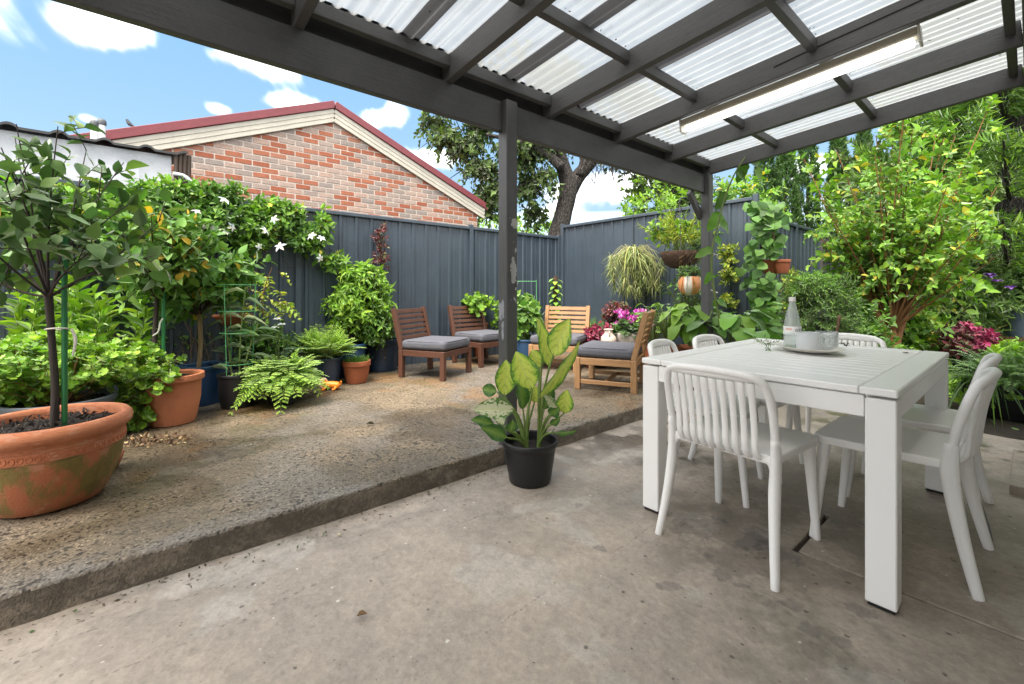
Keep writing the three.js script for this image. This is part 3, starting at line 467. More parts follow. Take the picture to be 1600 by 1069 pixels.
  const F = new Fol(); for (let i = 0; i < 260; i++) { const b = [2.12, 1.5, 0.8][Math.floor(rr(0, 3))], v = b + rr(-0.04, 0.035), u = rr(-0.5, 4.3); F.leaf(T.small, [u, yb(v) + RH + rr(0.001, 0.006), -v], rdir(), [0, 1, 0], rr(0.008, 0.022), rr(0.006, 0.012), [0.02, 0.018, 0.012]); }
  for (let i = 0; i < 40; i++) { const v = rr(0.1, 2.1), u = rr(-0.5, 4.3); F.leaf(T.small, [u, yb(v) + RH + 0.004, -v], [R() - .5, 0, R() - .5], [0, 1, 0], rr(0.012, 0.03), rr(0.008, 0.014), [0.03, 0.025, 0.02]); }
  F.leaves(o, 'leaf_debris', M.dry);
  part(o, 'cable', tube([[2.925, yb(0.25) + 0.1, -0.25], [2.925, yb(0.5) + 0.092, -0.5], [2.925, yb(0.8) + 0.085, -0.8], [2.925, yb(1.0) + 0.075, -1.0]], 0.004, 6), M.black);
}
{ // batten light along the rafter
  const y = yb(1.0) - 0.045, a = onU(1062, 198, 3.03), o = thing('strip_light', 'lit white fluorescent strip light fixed along a pergola rafter', 'light', [3.03, yb(1.03) - 0.02, -1.0], 0);
  const tilt = -Math.atan(0.081); o.rotation.x = tilt;
  part(o, 'fitting', cbox(0.07, 0.05, 1.27, 0.006), std([0.62, 0.58, 0.48], 0.5, { map: blotT }), [0, 0.012, 0]);
  const em = std([0.9, 0.9, 0.9], 0.4); em.emissive.setRGB(1, 0.98, 0.94); em.emissiveIntensity = 0.9;
  part(o, 'light_diffuser', new RoundedBoxGeometry(0.056, 0.04, 1.24, 3, 0.015), em, [0, -0.031, 0]);
  for (const s of [-1, 1]) part(o, 'end_cap', cbox(0.078, 0.1, 0.012, 0.004), std([0.66, 0.64, 0.57], 0.5), [0, -0.006, s * 0.641]);
  const L = new THREE.RectAreaLight(0xfff6ea, 1.2, 0.05, 1.2); L.position.set(0, -0.056, 0); L.rotation.x = -Math.PI / 2; o.add(L);
}
{ // the house that the pergola leans on, behind the viewer
  const o = thing('house', 'cream rendered house wall with eaves that carries the pergola', 'house', [0, 0, 0]), w = std([0.70, 0.67, 0.61], 0.85, { map: blotT, bumpMap: fineB, bumpScale: 0.003 });
  const s = new THREE.Shape([[-4, -0.1], [5.4, -0.1], [5.4, 2.5], [-4, 2.5]].map(p => new THREE.Vector2(...p))), hole = (a, b, c, d) => s.holes.push(new THREE.Path([[a, c], [b, c], [b, d], [a, d]].map(p => new THREE.Vector2(...p))));
  hole(-1.0, 1.2, 0.05, 2.12); const g = new THREE.ExtrudeGeometry(s, { depth: 0.2, bevelEnabled: false }); part(o, 'wall', metric(g), w, [0, 0, 0.62]);
  part(o, 'eave', metric(new THREE.BoxGeometry(9.4, 0.02, 0.64)), std([0.7, 0.69, 0.66], 0.7), [0.7, 2.53, 0.345]);
  const r = metric(new THREE.BoxGeometry(9.6, 0.04, 5)); r.rotateX(-0.32); part(o, 'roof', r, std([0.12, 0.1, 0.1], 0.8), [0.7, 3.4, 2.45]);
  part(o, 'glass_door', new THREE.PlaneGeometry(2.2, 2.07), phys([0.6, 0.65, 0.65], 0.05, { transmission: 0.6, side: THREE.DoubleSide }), [0.1, 1.085, 0.72]);
  part(o, 'room', (() => { const q = new THREE.BoxGeometry(4, 2.6, 3); return metric(q); })(), std([0.4, 0.38, 0.35], 0.9, { side: THREE.DoubleSide }), [0.1, 1.25, 2.4]);
}

// ---------------------------------------------------------------- fences
function ribbed(len, h) { // fence sheet: ribs standing out every 0.19 m
  const pts = []; for (let x = 0; x < len; x += 0.19) for (const [a, b] of [[0, 0], [0.034, 0], [0.046, 0.02], [0.072, 0.02], [0.084, 0], [0.13, 0], [0.134, 0.005], [0.146, 0.005], [0.15, 0]]) if (x + a < len) pts.push([x + a, b]); pts.push([len, 0]);
  const pos = [], idx = []; pts.forEach(([x, z]) => pos.push(x, 0, z, x, h, z)); for (let i = 0; i < pts.length - 1; i++) { const a = i * 2; idx.push(a, a + 2, a + 1, a + 1, a + 2, a + 3); }
  const g = new THREE.BufferGeometry(); g.setAttribute('position', new THREE.Float32BufferAttribute(pos, 3)); g.setIndex(idx); const q = g.toNonIndexed(); q.computeVertexNormals(); return metric(q, 0.5);
}
function fence(label, from, turn, bays, h, y0 = 0.05) {
  const o = thing('metal_fence', label, 'fence', [from[0], y0, from[1]], turn); let x = 0;
  part(o, 'post', cbox(0.06, h + 0.03, 0.06, 0.004), M.steel, [0, (h + 0.03) / 2, 0]);
  for (const b of bays) {
    part(o, 'panel', ribbed(b - 0.06, h - 0.04), M.steel, [x + 0.03, 0.02, -0.012]);
    part(o, 'top_rail', cbox(b - 0.061, 0.045, 0.052, 0.006), M.steel, [x + b / 2, h - 0.02, 0.002]);
    part(o, 'bottom_rail', cbox(b - 0.061, 0.05, 0.05, 0.006), M.steel, [x + b / 2, 0.03, 0.002]);
    x += b; part(o, 'post', cbox(0.06, h + 0.03, 0.06, 0.004), M.steel, [x, (h + 0.03) / 2, 0]);
  }
  return o;
}
const FV = 5.3;
fence('long charcoal ribbed metal fence behind the potted plants and brown chairs', [-3.32, -FV], 0, [2.35, 2.35, 2.35, 1.85], 1.97);
fence('tall charcoal ribbed metal fence with hanging baskets meeting the long fence at a corner', [5.64, -FV + 0.05], -Math.PI / 2, [2.35, 0.78], 2.17, 0.04);
fence('charcoal ribbed metal fence behind the mulberry leading to the trellis', [5.75, -2.45], 0, [2.35, 1.2], 2.15, 0.0);
fence('low charcoal fence at the far end of the garden', [13, -6], -Math.PI / 2, [2.4, 2.4, 2.4, 2.4, 2.4], 1.9, 0.0);
{ // trellis
  const o = thing('trellis', 'dark crossed timber trellis screen at the end of the side fence', 'trellis', [9.35, 0, -2.42]), m = std([0.10, 0.095, 0.1], 0.8, { map: grainT });
  for (let i = 0; i < 13; i++) part(o, 'slat', cbox(2.3, 0.035, 0.014, 0.002), m, [1.15, 1.0 + i * 0.09, 0.008]);
  for (let i = 0; i < 19; i++) part(o, 'slat', cbox(0.035, 1.2, 0.014, 0.002), m, [0.06 + i * 0.12, 1.54, -0.009]);
  for (const x of [-0.03, 2.33]) part(o, 'post', cbox(0.06, 2.15, 0.06), m, [x, 1.075, 0]);
}

// ---------------------------------------------------------------- neighbours
{ // brick gable
  const V = 7.65, o = thing('brick_house', 'mottled orange and grey brick house gable with maroon metal roof', 'house', [2.55, 0, -V]);
  const HW = 3.0, EV = 2.93, PK = 4.17, line = x => PK - (PK - EV) / HW * Math.abs(x);
  const s = new THREE.Shape([[-HW, 0], [HW, 0], [HW, EV], [0, PK], [-HW, EV]].map(p => new THREE.Vector2(...p)));
  const mort = std([0.70, 0.61, 0.53], 0.95, { map: blotT, bumpMap: fineB, bumpScale: 0.004 });
  part(o, 'wall', metric(new THREE.ExtrudeGeometry(s, { depth: 7, bevelEnabled: false })), mort, [0, 0, -7.0]);
  const spk = dtex(256, 128, (x, y) => { const a = fbm(x / 9, y / 9, 4), b = vn(x / 2.2, y / 2.2); return 0.78 + 0.5 * (a - 0.5) - (b > 0.78 ? 0.22 : 0) + (b < 0.14 ? 0.2 : 0); }, true, 4.1, 8);
  const bm = [[0.46, 0.155, 0.082], [0.49, 0.18, 0.10], [0.43, 0.14, 0.075], [0.50, 0.22, 0.14]].map(c => std(c, 0.9, { map: spk, bumpMap: fineB, bumpScale: 0.004 })), gm = [[0.42, 0.34, 0.295], [0.48, 0.375, 0.315], [0.38, 0.32, 0.285], [0.54, 0.405, 0.335], [0.57, 0.40, 0.32]].map(c => std(c, 0.9, { map: spk, bumpMap: fineB, bumpScale: 0.004 }));
  const full = [0, 1, 2].map(k => { const g = cbox(0.2245 - k * 0.003, 0.070, 0.024, 0.004), u = g.attributes.uv; for (let i = 0; i < u.count; i++) u.setXY(i, u.getX(i) + k * 0.31, u.getY(i) + k * 0.17); return g; }), half = cbox(0.106, 0.070, 0.024, 0.004), br = rng(12), list = [];
  for (let r = 0; r < 52; r++) { const y = 0.045 + r * 0.086 - 0.2, off = r % 2 ? 0.12 : 0; if (y < 1.75) continue;
    let streak = 0;
    for (let k = -13; k <= 13; k++) { let x = k * 0.24 + off, w = 0.23, g = full[Math.floor(br() * 3)]; if (x + 0.115 > HW) { if (x - 0.06 + 0.055 < HW) { x -= 0.06; w = 0.11; g = half; } else continue; } if (x - 0.115 < -HW) continue;
      const d = Math.max(line(x - w / 2), 0) < line(x + w / 2) ? line(x - w / 2) : line(x + w / 2); if (y + 0.04 > d - 0.02) continue;
      const red = br() < (streak ? 0.5 : 0.34); streak = red; list.push([x, y, g, red ? bm[Math.floor(br() * 4)] : gm[Math.floor(br() * 5)], br()]); } }
  const vis = q => (q[1] > 2.42 ? 10 : 0) + (q[0] > -1.9 ? 5 : 0) + q[1]; list.sort((a, b) => vis(b) - vis(a));
  list.slice(0, 300).forEach(q => part(o, 'brick', q[2], q[3], [q[0], q[1], -0.008 + q[4] * 0.003]));
  for (const m of [...bm, ...gm]) { const gs = list.slice(300).filter(q => q[3] === m).map(q => move(q[2].clone(), q[0], q[1], -0.008 + q[4] * 0.003)); if (gs.length) part(o, 'brick_courses', merge(gs), m).userData.kind = 'stuff'; }
  const cream = std([0.66, 0.62, 0.52], 0.55, { map: blotT }), mar = std([0.24, 0.045, 0.055], 0.4, { map: blotT });
  for (const d of [-1, 1]) {
    const a = [0, PK + 0.02, 0], b = [d * (HW + 0.16), line(HW + 0.16) + 0.02, 0], at = (dy, z, w, h, name, m) => part(o, name, bar([a[0], a[1] + dy, z], [b[0], b[1] + dy, z], w, h, 0.006), m);
    at(-0.075, 0.045, 0.03, 0.07, 'barge_board', cream); at(-0.148, 0.039, 0.03, 0.07, 'barge_board', cream); at(-0.221, 0.033, 0.03, 0.07, 'barge_board', cream);
    at(0.03, 0.05, 0.075, 0.12, 'barge_capping', mar);
    const L = Math.hypot(HW + 0.3, (PK - EV) / HW * (HW + 0.3)), g = metric(new THREE.BoxGeometry(L, 0.03, 7.2)); g.rotateZ(-d * Math.atan((PK - EV) / HW)); part(o, 'roof', g, mar, [d * (HW + 0.3) / 2, (PK + line(HW + 0.3)) / 2 + 0.06, -3.62]);
  }
  part(o, 'gutter', cbox(0.1, 0.1, 7, 0.02), mar, [HW + 0.2, EV - 0.02, -3.5]);
}
{ // white shed beyond the fence
  const V = 6.2, o = thing('shed', 'white sheet walled shed with brown corrugated roof edge behind the fence', 'shed', [0, 0, -V]), w = std([0.66, 0.69, 0.73], 0.6, { map: blotT }), b = std([0.075, 0.045, 0.03], 0.6, { map: blotT }), dk = std([0.055, 0.058, 0.06], 0.7, { map: blotT });
  part(o, 'wall', metric(new THREE.BoxGeometry(4.55, 2.58, 1.2)), w, [-1.97, 1.29, -0.6]);
  const n = 300, pos = [], idx = []; for (let i = 0; i <= n; i++) { const x = -4.3 + 4.75 * i / n, k = ((x + 40) % 0.33) / 0.33, h = 2.615 + 0.035 * Math.pow(Math.max(0, Math.cos((k - 0.5) * Math.PI * 2.6)), 0.8) * (Math.abs(k - 0.5) < 0.19 ? 1 : 0); pos.push(x, h - 0.025, 0.07, x, h, 0.07, x, h + 0.15, -1.3); }
  for (let i = 0; i < n; i++) for (let j = 0; j < 2; j++) { const a = i * 3 + j; idx.push(a, a + 3, a + 1, a + 1, a + 3, a + 4); } const g = new THREE.BufferGeometry(); g.setAttribute('position', new THREE.Float32BufferAttribute(pos, 3)); g.setIndex(idx); const q = g.toNonIndexed(); q.computeVertexNormals(); part(o, 'roof_sheet', metric(q), dk);
  for (let i = 0; i < 4; i++) part(o, 'corner_flashing', tube([[0.345 + i * 0.035, 1.6, 0.03 - i * 0.01], [0.345 + i * 0.04, 2.62, 0.03 - i * 0.01]], 0.022, 8, 2), b);
  part(o, 'conduit', tube([[0.32, 2.38, 0.06], [0.42, 2.36, 0.08], [0.5, 2.26, 0.09], [0.53, 2.1, 0.09]], 0.02, 8, 14), std([0.62, 0.64, 0.66], 0.5));
}
for (const [px, lab] of [[147, 'shorter'], [159, 'taller']]) { // flues
  const p = onV(px, 216, 7.2), o = thing('flue_pipe', `${lab} white flue pipe with dark domed cap above the shed roof`, 'flue', [p[0], 2.45, p[2]]), t = onV(px, lab === 'taller' ? 192 : 194, 7.2)[1] - 2.45;
  part(o, 'pipe', new THREE.CylinderGeometry(0.034, 0.034, t, 16), std([0.75, 0.76, 0.78], 0.4), [0, t / 2, 0]);
  part(o, 'cap', lathe([[0.036, 0], [0.043, 0.008], [0.043, 0.045], [0.032, 0.072], [0.001, 0.082]], 16), std([0.09, 0.1, 0.11], 0.6), [0, t - 0.03, 0]);
}
{ // bird on the roof
  const p = onV(203, 196, 7.62), o = thing('bird', 'small dark bird perched on the maroon roof edge', 'bird', [p[0], p[1] - 0.04, p[2]]), m = std([0.05, 0.055, 0.065], 0.8);
  part(o, 'body', (() => { const g = tube([[-0.10, 0.035, 0], [-0.05, 0.05, 0], [0, 0.08, 0], [0.03, 0.12, 0], [0.035, 0.15, 0], [0.05, 0.155, 0], [0.075, 0.148, 0]], [0.006, 0.018, 0.036, 0.032, 0.018, 0.02, 0.003], 10, 24); g.rotateY(2.6); g.scale(0.7, 0.7, 0.7); return g; })(), m);
}

// ---------------------------------------------------------------- white dining set
{
  const o = thing('dining_table', 'white slatted rectangular dining table on square legs under the pergola', 'table', [1.91, 0, -0.28]), Lx = 1.43, Lz = 0.97, H = 0.75, lg = 0.085;
  for (const x of [lg / 2 + 0.004, Lx - lg / 2 - 0.004]) for (const z of [lg / 2 + 0.004, Lz - lg / 2 - 0.004]) { const l = part(o, 'leg', cbox(lg, H - 0.05, lg, 0.004), M.tableW, [x, (H - 0.03) / 2 + 0.004, -z]); part(l, 'foot_pad', cbox(lg - 0.012, 0.014, lg - 0.012, 0.002), M.black, [0, -(H - 0.05) / 2 - 0.006, 0]); }
  for (const z of [0.02, Lz - 0.02]) part(o, 'apron', cbox(Lx - 2 * lg - 0.012, 0.075, 0.028, 0.003), M.tableW, [Lx / 2, H - 0.068, -z]);
  for (const x of [0.02, Lx - 0.02]) part(o, 'apron', cbox(0.028, 0.075, Lz - 2 * lg - 0.012, 0.003), M.tableW, [x, H - 0.068, -Lz / 2]);
  const bw = 0.105, T0 = 0.026;
  for (const z of [bw / 2, Lz - bw / 2]) part(o, 'frame_board', cbox(Lx, T0, bw - 0.002, 0.004), M.tableW, [Lx / 2, H - T0 / 2, -z]);
  for (const x of [bw / 2, Lx - bw / 2]) part(o, 'frame_board', cbox(bw, T0, Lz - 2 * bw - 0.002, 0.004), M.tableW, [x, H - T0 / 2 - 0.0005, -Lz / 2]);
  const n = 14, w = (Lx - 2 * bw) / n; for (let i = 0; i < n; i++) part(o, 'top_slat', cbox(w - 0.0035, T0 - 0.004, Lz - 2 * bw - 0.005, 0.003), M.tableW, [bw + w * (i + 0.5), H - T0 / 2 - 0.0015, -Lz / 2]);
  const p = onY(1415, 551, H); part(o, 'hole_plug', new THREE.CylinderGeometry(0.012, 0.012, 0.004, 16), std([0.25, 0.24, 0.22], 0.6), [p[0] - 1.91, H + 0.001, p[2] + 0.28]);
}
function diningChair() {
  const o = thing('dining_chair', '', 'chair', [0, 0, 0], 0, 'white plastic dining chairs around the table'), W = M.white;
  const s = new THREE.Shape(); s.moveTo(-0.19, -0.2); s.lineTo(0.19, -0.2); s.quadraticCurveTo(0.205, -0.2, 0.21, -0.18); s.lineTo(0.225, 0.18); s.quadraticCurveTo(0.225, 0.225, 0.18, 0.228); s.lineTo(-0.18, 0.228); s.quadraticCurveTo(-0.225, 0.225, -0.225, 0.18); s.lineTo(-0.21, -0.18); s.quadraticCurveTo(-0.205, -0.2, -0.19, -0.2);
  const g = new THREE.ExtrudeGeometry(s, { depth: 0.018, bevelEnabled: true, bevelSize: 0.006, bevelThickness: 0.008, bevelSegments: 3, curveSegments: 8 }); g.rotateX(Math.PI / 2); part(o, 'seat', g, W, [0, 0.448, 0]);
  for (const x of [-1, 1]) part(o, 'leg', tube([[x * 0.196, 0.435, 0.192], [x * 0.205, 0.25, 0.208], [x * 0.216, 0.0, 0.232]], [[0.026, 0.024], [0.021, 0.02], [0.016, 0.015]], 12, 10), W);
  for (const x of [-1, 1]) part(o, 'leg', tube([[x * 0.238, 0.0, -0.272], [x * 0.222, 0.16, -0.236], [x * 0.212, 0.32, -0.208], [x * 0.212, 0.43, -0.196], [x * 0.213, 0.52, -0.203]], [[0.015, 0.017], [0.018, 0.021], [0.021, 0.025], [0.019, 0.028], [0.016, 0.022]], 12, 18), W);
  for (const x of [-1, 1]) part(o, 'seat_bracket', tube([[x * 0.21, 0.39, -0.2], [x * 0.195, 0.425, -0.19], [x * 0.16, 0.432, -0.18]], [0.016, 0.017, 0.012], 8, 8), W);
  // hoop of the back: up one side, across the top, down the other
  const hoop = [], bow = x => -0.03 * (1 - (x / 0.2) * (x / 0.2));
  for (const [x, y, z] of [[-0.213, 0.5, -0.201], [-0.214, 0.6, -0.222], [-0.208, 0.69, -0.247], [-0.19, 0.738, -0.262], [-0.15, 0.758, -0.270], [-0.08, 0.766, -0.272], [0, 0.769, -0.273], [0.08, 0.766, -0.272], [0.15, 0.758, -0.270], [0.19, 0.738, -0.262], [0.208, 0.69, -0.247], [0.214, 0.6, -0.222], [0.213, 0.5, -0.201]]) hoop.push([x, y, z + (Math.abs(x) < 0.2 ? bow(x) : 0)]);
  part(o, 'back_frame', tube(hoop, 0.0155, 12, 64), W);
  part(o, 'top_rail', tube([-0.165, -0.08, 0, 0.08, 0.165].map(x => [x, 0.749 + 0.006 * (1 - (x / 0.17) ** 2), -0.269 + bow(x)]), [[0.014, 0.011], [0.018, 0.012], [0.018, 0.012], [0.018, 0.012], [0.014, 0.011]], 10, 20), W);
  for (let i = 0; i < 10; i++) { const x = -0.155 + 0.31 * i / 9, b = bow(x); part(o, 'slat', tube([[x, 0.735, -0.268 + b], [x, 0.64, -0.246 + b], [x * 1.0, 0.54, -0.232 + b], [x, 0.475, -0.226 + b * 0.9], [x, 0.443, -0.208 + b * 0.6], [x, 0.434, -0.178]], [[0.0158, 0.008], [0.0125, 0.008], [0.0125, 0.008], [0.0128, 0.0085], [0.0140, 0.0085], [0.015, 0.008]], 10, 22), W); }
  return o;
}
{
  const c = diningChair(), put = (o, x, v, dx, dv) => { o.position.set(x, 0, -v); o.rotation.y = Math.atan2(dx, -dv); };
  c.userData.label = 'white slatted plastic chair at the table end beside the potted dieffenbachia'; put(c, 2.035, 0.825, 1, -0.03);
  for (const [x, v, dx, dv, lab] of [[2.485, 0.385, 0.01, 1, 'white plastic chair with a scuffed rear leg on the house side of the table'], [3.07, 0.40, -0.02, 1, 'white plastic chair on the house side of the table, towards the garden'], [2.49, 1.19, 0.2, -0.97, 'white plastic chair angled on the terrace side of the table beside the timber chair'], [2.96, 1.15, 0.03, -1, 'white plastic chair on the terrace side of table, in front of the climbing plant post'], [3.52, 0.83, -1, 0, 'white plastic chair at the garden end of table behind the glasses']]) { const k = copyOf(c, [0, 0, 0], 0, lab); put(k, x, v, dx, dv); if (lab.includes('scuffed')) { const s = tube([[-0.2435, 0.03, -0.284], [-0.239, 0.1, -0.27], [-0.232, 0.2, -0.249]], [0.0015, 0.004, 0.0012], 6, 10); part(k, 'scuff_mark', s, std([0.2, 0.2, 0.2], 0.7)); } }
}
// table setting
{
  const TY = 0.751, c = onY(1262, 549, TY), o = thing('serving_plate', 'off white oval plate with bottle and glasses on the white table', 'plate', [c[0], TY, c[2]], 0.86);
  const g = lathe([[0.001, 0.004], [0.09, 0.004], [0.11, 0.007], [0.165, 0.026], [0.168, 0.029], [0.163, 0.029], [0.108, 0.012], [0.001, 0.010]], 48); g.scale(1.2, 1, 0.88); part(o, 'dish', g, std([0.74, 0.71, 0.65], 0.35));
  const glass = phys([0.86, 0.90, 0.89], 0.08, { transmission: 0.72, thickness: 0, ior: 1.5, side: THREE.DoubleSide }), frost = phys([0.86, 0.88, 0.89], 0.75, { transmission: 0.55, thickness: 0, side: THREE.DoubleSide });
  const bp = onD(1238, 548, 2.47), b = thing('bottle', 'clear glass water bottle with white cap and white label', 'bottle', [bp[0], TY + 0.013, bp[2]], 0.75);
  part(b, 'glass_body', lathe([[0.001, 0.001], [0.035, 0.001], [0.041, 0.006], [0.043, 0.02], [0.043, 0.10], [0.041, 0.125], [0.034, 0.17], [0.024, 0.215], [0.0165, 0.245], [0.015, 0.262]], 40), glass);
  part(b, 'water', lathe([[0.001, 0.003], [0.038, 0.003], [0.041, 0.02], [0.041, 0.072], [0.001, 0.072]], 32), phys([0.93, 0.97, 0.95], 0.02, { transmission: 1, thickness: 0.05, ior: 1.33 }));
  part(b, 'cap', lathe([[0.001, 0.283], [0.015, 0.283], [0.017, 0.280], [0.0172, 0.262], [0.0165, 0.258], [0.001, 0.258]], 28), std([0.78, 0.77, 0.74], 0.4));
  const cv = document.createElement('canvas'); cv.width = 1024; cv.height = 256; const x = cv.getContext('2d'); x.fillStyle = '#eceae6'; x.fillRect(0, 0, 1024, 256); x.fillStyle = '#c9d3d6'; x.fillRect(0, 205, 1024, 51);
  for (const X of [0, 512]) { x.fillStyle = '#d8694a'; for (let k = 0; k < 7; k++) x.fillRect(X + 60 + k * 17, 52 + (k * 29) % 18, 12, 34); x.fillRect(X + 58, 104, 120, 7); x.fillStyle = '#2d4a78'; x.font = 'bold 104px serif'; x.fillText('STRA', X + 232, 150); }
  const lt = new THREE.CanvasTexture(cv); lt.colorSpace = THREE.SRGBColorSpace; part(b, 'bottle_label', new THREE.CylinderGeometry(0.0437, 0.0437, 0.046, 40, 1, true), std([1, 1, 1], 0.6, { map: lt, side: THREE.DoubleSide }), [0, 0.098, 0]);
  for (const [px, d, lab, m] of [[1262, 2.37, 'frosted white tumbler beside the bottle', frost], [1292, 2.42, 'clear textured tumbler with a brown stick behind it', phys([0.95, 0.97, 0.97], 0.28, { transmission: 0.9, thickness: 0, side: THREE.DoubleSide, bumpMap: fineB, bumpScale: 0.004 })]]) { const p = onD(px, 548, d), k = thing('tumbler', `${lab} on the plate`, 'glass', [p[0], TY + 0.013, p[2]]); part(k, 'cup', lathe([[0.001, 0.001], [0.045, 0.001], [0.051, 0.006], [0.054, 0.095], [0.0525, 0.096], [0.049, 0.012], [0.001, 0.008]], 36), m); }
  const st = onD(1304, 548, 2.55), k = thing('wooden_stick', 'brown wooden stick standing up behind the textured tumbler', 'stick', [st[0], TY + 0.012, st[2]]); part(k, 'shaft', tube([[0, 0, 0], [0.012, 0.09, 0.01], [0.022, 0.165, 0.018]], [0.006, 0.007, 0.008], 8, 8), std([0.22, 0.13, 0.08], 0.8, { map: grainT })); part(k, 'tip', new THREE.SphereGeometry(0.0105, 12, 8), std([0.26, 0.15, 0.09], 0.8), [0.022, 0.167, 0.018]);
  const hp = onD(1203, 553, 2.45), h = thing('herb_sprig', 'sprig of green herbs lying on the plate edge by the bottle', 'herbs', [hp[0], TY + 0.03, hp[2]]), F = new Fol(); for (let i = 0; i < 7; i++) sprig(F, [rr(-.02, .05), 0, rr(-.03, .03)], rdir(0.5), 0.07, { n: 16, L: 0.022, W: 0.005, tpl: T.small, c: C.sage, tw: 0.0012 }); F.leaves(h); F.stems(h, 'stems', M.stem);
  const tp = onD(1322, 552, 2.42), q = thing('dried_sprig', 'dark wiry dried sprig lying on the plate beside the textured tumbler', 'sprig', [tp[0], TY + 0.028, tp[2]]), G = new Fol(); for (let i = 0; i < 9; i++) { const a = rdir(); G.twig([[0, 0, 0], [a[0] * 0.03, Math.abs(a[1]) * 0.02, a[2] * 0.03], [a[0] * 0.06, Math.abs(a[1]) * 0.015, a[2] * 0.05]], 0.0018, 0.001, 4); } G.stems(q);
}

// ---------------------------------------------------------------- timber lounge chairs
function loungeChair(kind) {
  const o = thing('lounge_chair', '', 'chair', [0, 0, 0], 0, kind === 'brown' ? 'brown stained lounge chairs' : 'pale timber lounge chairs'), m = kind === 'brown' ? M.brown : M.teak, w = 0.31, d = 0.30, sy = 0.31;
  for (const x of [-1, 1]) {
    part(o, 'leg', cbox(0.055, sy, 0.055, 0.004), m, [x * (w - 0.0275), sy / 2, d - 0.0275]);
    part(o, 'leg', cbox(0.055, sy, 0.055, 0.004), m, [x * (w - 0.0275), sy / 2, -d + 0.0275]);
    part(o, 'back_post', bar([x * (w - 0.0275), sy, -d + 0.03], [x * (w - 0.0275), 0.77, -d - 0.085], 0.05, 0.05), m);
    part(o, 'side_rail', cbox(0.026, 0.065, 2 * d - 0.112, 0.003), m, [x * (w - 0.02), sy - 0.034, 0]);
    if (kind !== 'brown') part(o, 'side_stretcher', cbox(0.024, 0.04, 2 * d - 0.112, 0.003), m, [x * (w - 0.0275), 0.075, 0]);
  }
  for (const z of [-1, 1]) { part(o, 'cross_rail', cbox(2 * w - 0.112, 0.065, 0.026, 0.003), m, [0, sy - 0.034, z * (d - 0.02)]); }
  if (kind !== 'brown') part(o, 'cross_stretcher', cbox(2 * w - 0.08, 0.04, 0.024, 0.003), m, [0, 0.075, 0]);
  for (let i = 0; i < 6; i++) part(o, 'seat_slat', cbox(2 * w - 0.07, 0.018, 0.07, 0.003), m, [0, sy - 0.008, -0.225 + i * 0.09]);
  for (let i = 0; i < 6; i++) { const t = 0.27 + 0.13 * i, y = mix(sy, 0.77, t), z = mix(-d + 0.03, -d - 0.085, t), s = part(o, 'back_slat', cbox(2 * w - 0.104, i === 5 ? 0.05 : 0.042, 0.018, 0.003), m, [0, y, z]); s.rotation.x = -Math.atan(0.115 / 0.46); }
  return o;
}
function cushion() { const o = tag(new THREE.Group(), '', 'cushion', 'grey seat cushions on the lounge chairs'); scene.add(o); o.name = numbered('seat_cushion');
  const g = new RoundedBoxGeometry(0.59, 0.105, 0.57, 6, 0.04), p = g.attributes.position; for (let i = 0; i < p.count; i++) { const x = p.getX(i) / 0.295, z = p.getZ(i) / 0.285, y = p.getY(i); p.setY(i, y + (y > 0 ? 1 : -0.25) * 0.018 * (1 - x * x) * (1 - z * z) + 0.006 * (vn(x * 2.5 + 8, z * 2.5 + 3) - 0.5)); p.setX(i, p.getX(i) * (1 + 0.02 * Math.cos(y * 30))); } g.computeVertexNormals(); part(o, 'cover', metric(g, 1), M.cushion, [0, 0.0525, 0]);
  const pts = []; for (let i = 0; i < 40; i++) { const a = i / 40 * 2 * Math.PI, c = Math.cos(a), s = Math.sin(a), k = 1 / Math.pow(Math.pow(Math.abs(c), 9) + Math.pow(Math.abs(s), 9), 1 / 9); pts.push([c * k * 0.288, 0.094, s * k * 0.278]); } part(o, 'piping', tube(pts, 0.004, 6, 120, true), M.cushion); return o; }
{
  const Y = 0.112, protoB = loungeChair('brown'), protoT = loungeChair('teak'), cu = cushion(); let nb = 0, nt = 0, nc = 0;
  const set = (kind, rear, front, lab, cl) => { const cx = (rear[0] + front[0]) / 2, cv = (rear[1] + front[1]) / 2, t = Math.atan2(front[0] - rear[0], -(front[1] - rear[1])); let o = kind === 'brown' ? protoB : protoT; if (kind === 'brown' ? nb++ : nt++) o = copyOf(o, [0, 0, 0], 0); o.position.set(cx, Y, -cv); o.rotation.y = t; o.userData.label = lab; let c = cu; if (nc++) c = copyOf(cu, [0, 0, 0], 0); const f = 0.012 / 0.6; c.position.set(cx + (front[0] - rear[0]) * f, Y + 0.315, -cv - (front[1] - rear[1]) * f); c.rotation.y = t; c.userData.label = cl; };
  set('brown', [2.525, 4.745], [2.79, 4.2], 'brown slatted timber lounge chair beside the large navy pot', 'grey seat cushion on the brown chair beside the navy pot');
  set('brown', [3.57, 5.12], [3.62, 4.5], 'brown slatted timber lounge chair against the long fence behind the pergola post', 'grey seat cushion on the brown chair against the long fence');
  set('teak', [4.37, 4.01], [3.83, 3.74], 'pale timber lounge chair with slatted back facing the pergola post', 'grey seat cushion on the pale chair facing the pergola post');
  set('teak', [3.85, 2.53], [3.60, 3.06], 'pale timber lounge chair seen side on with lower stretchers beside the dining table', 'grey seat cushion on the pale chair beside the dining table');
}

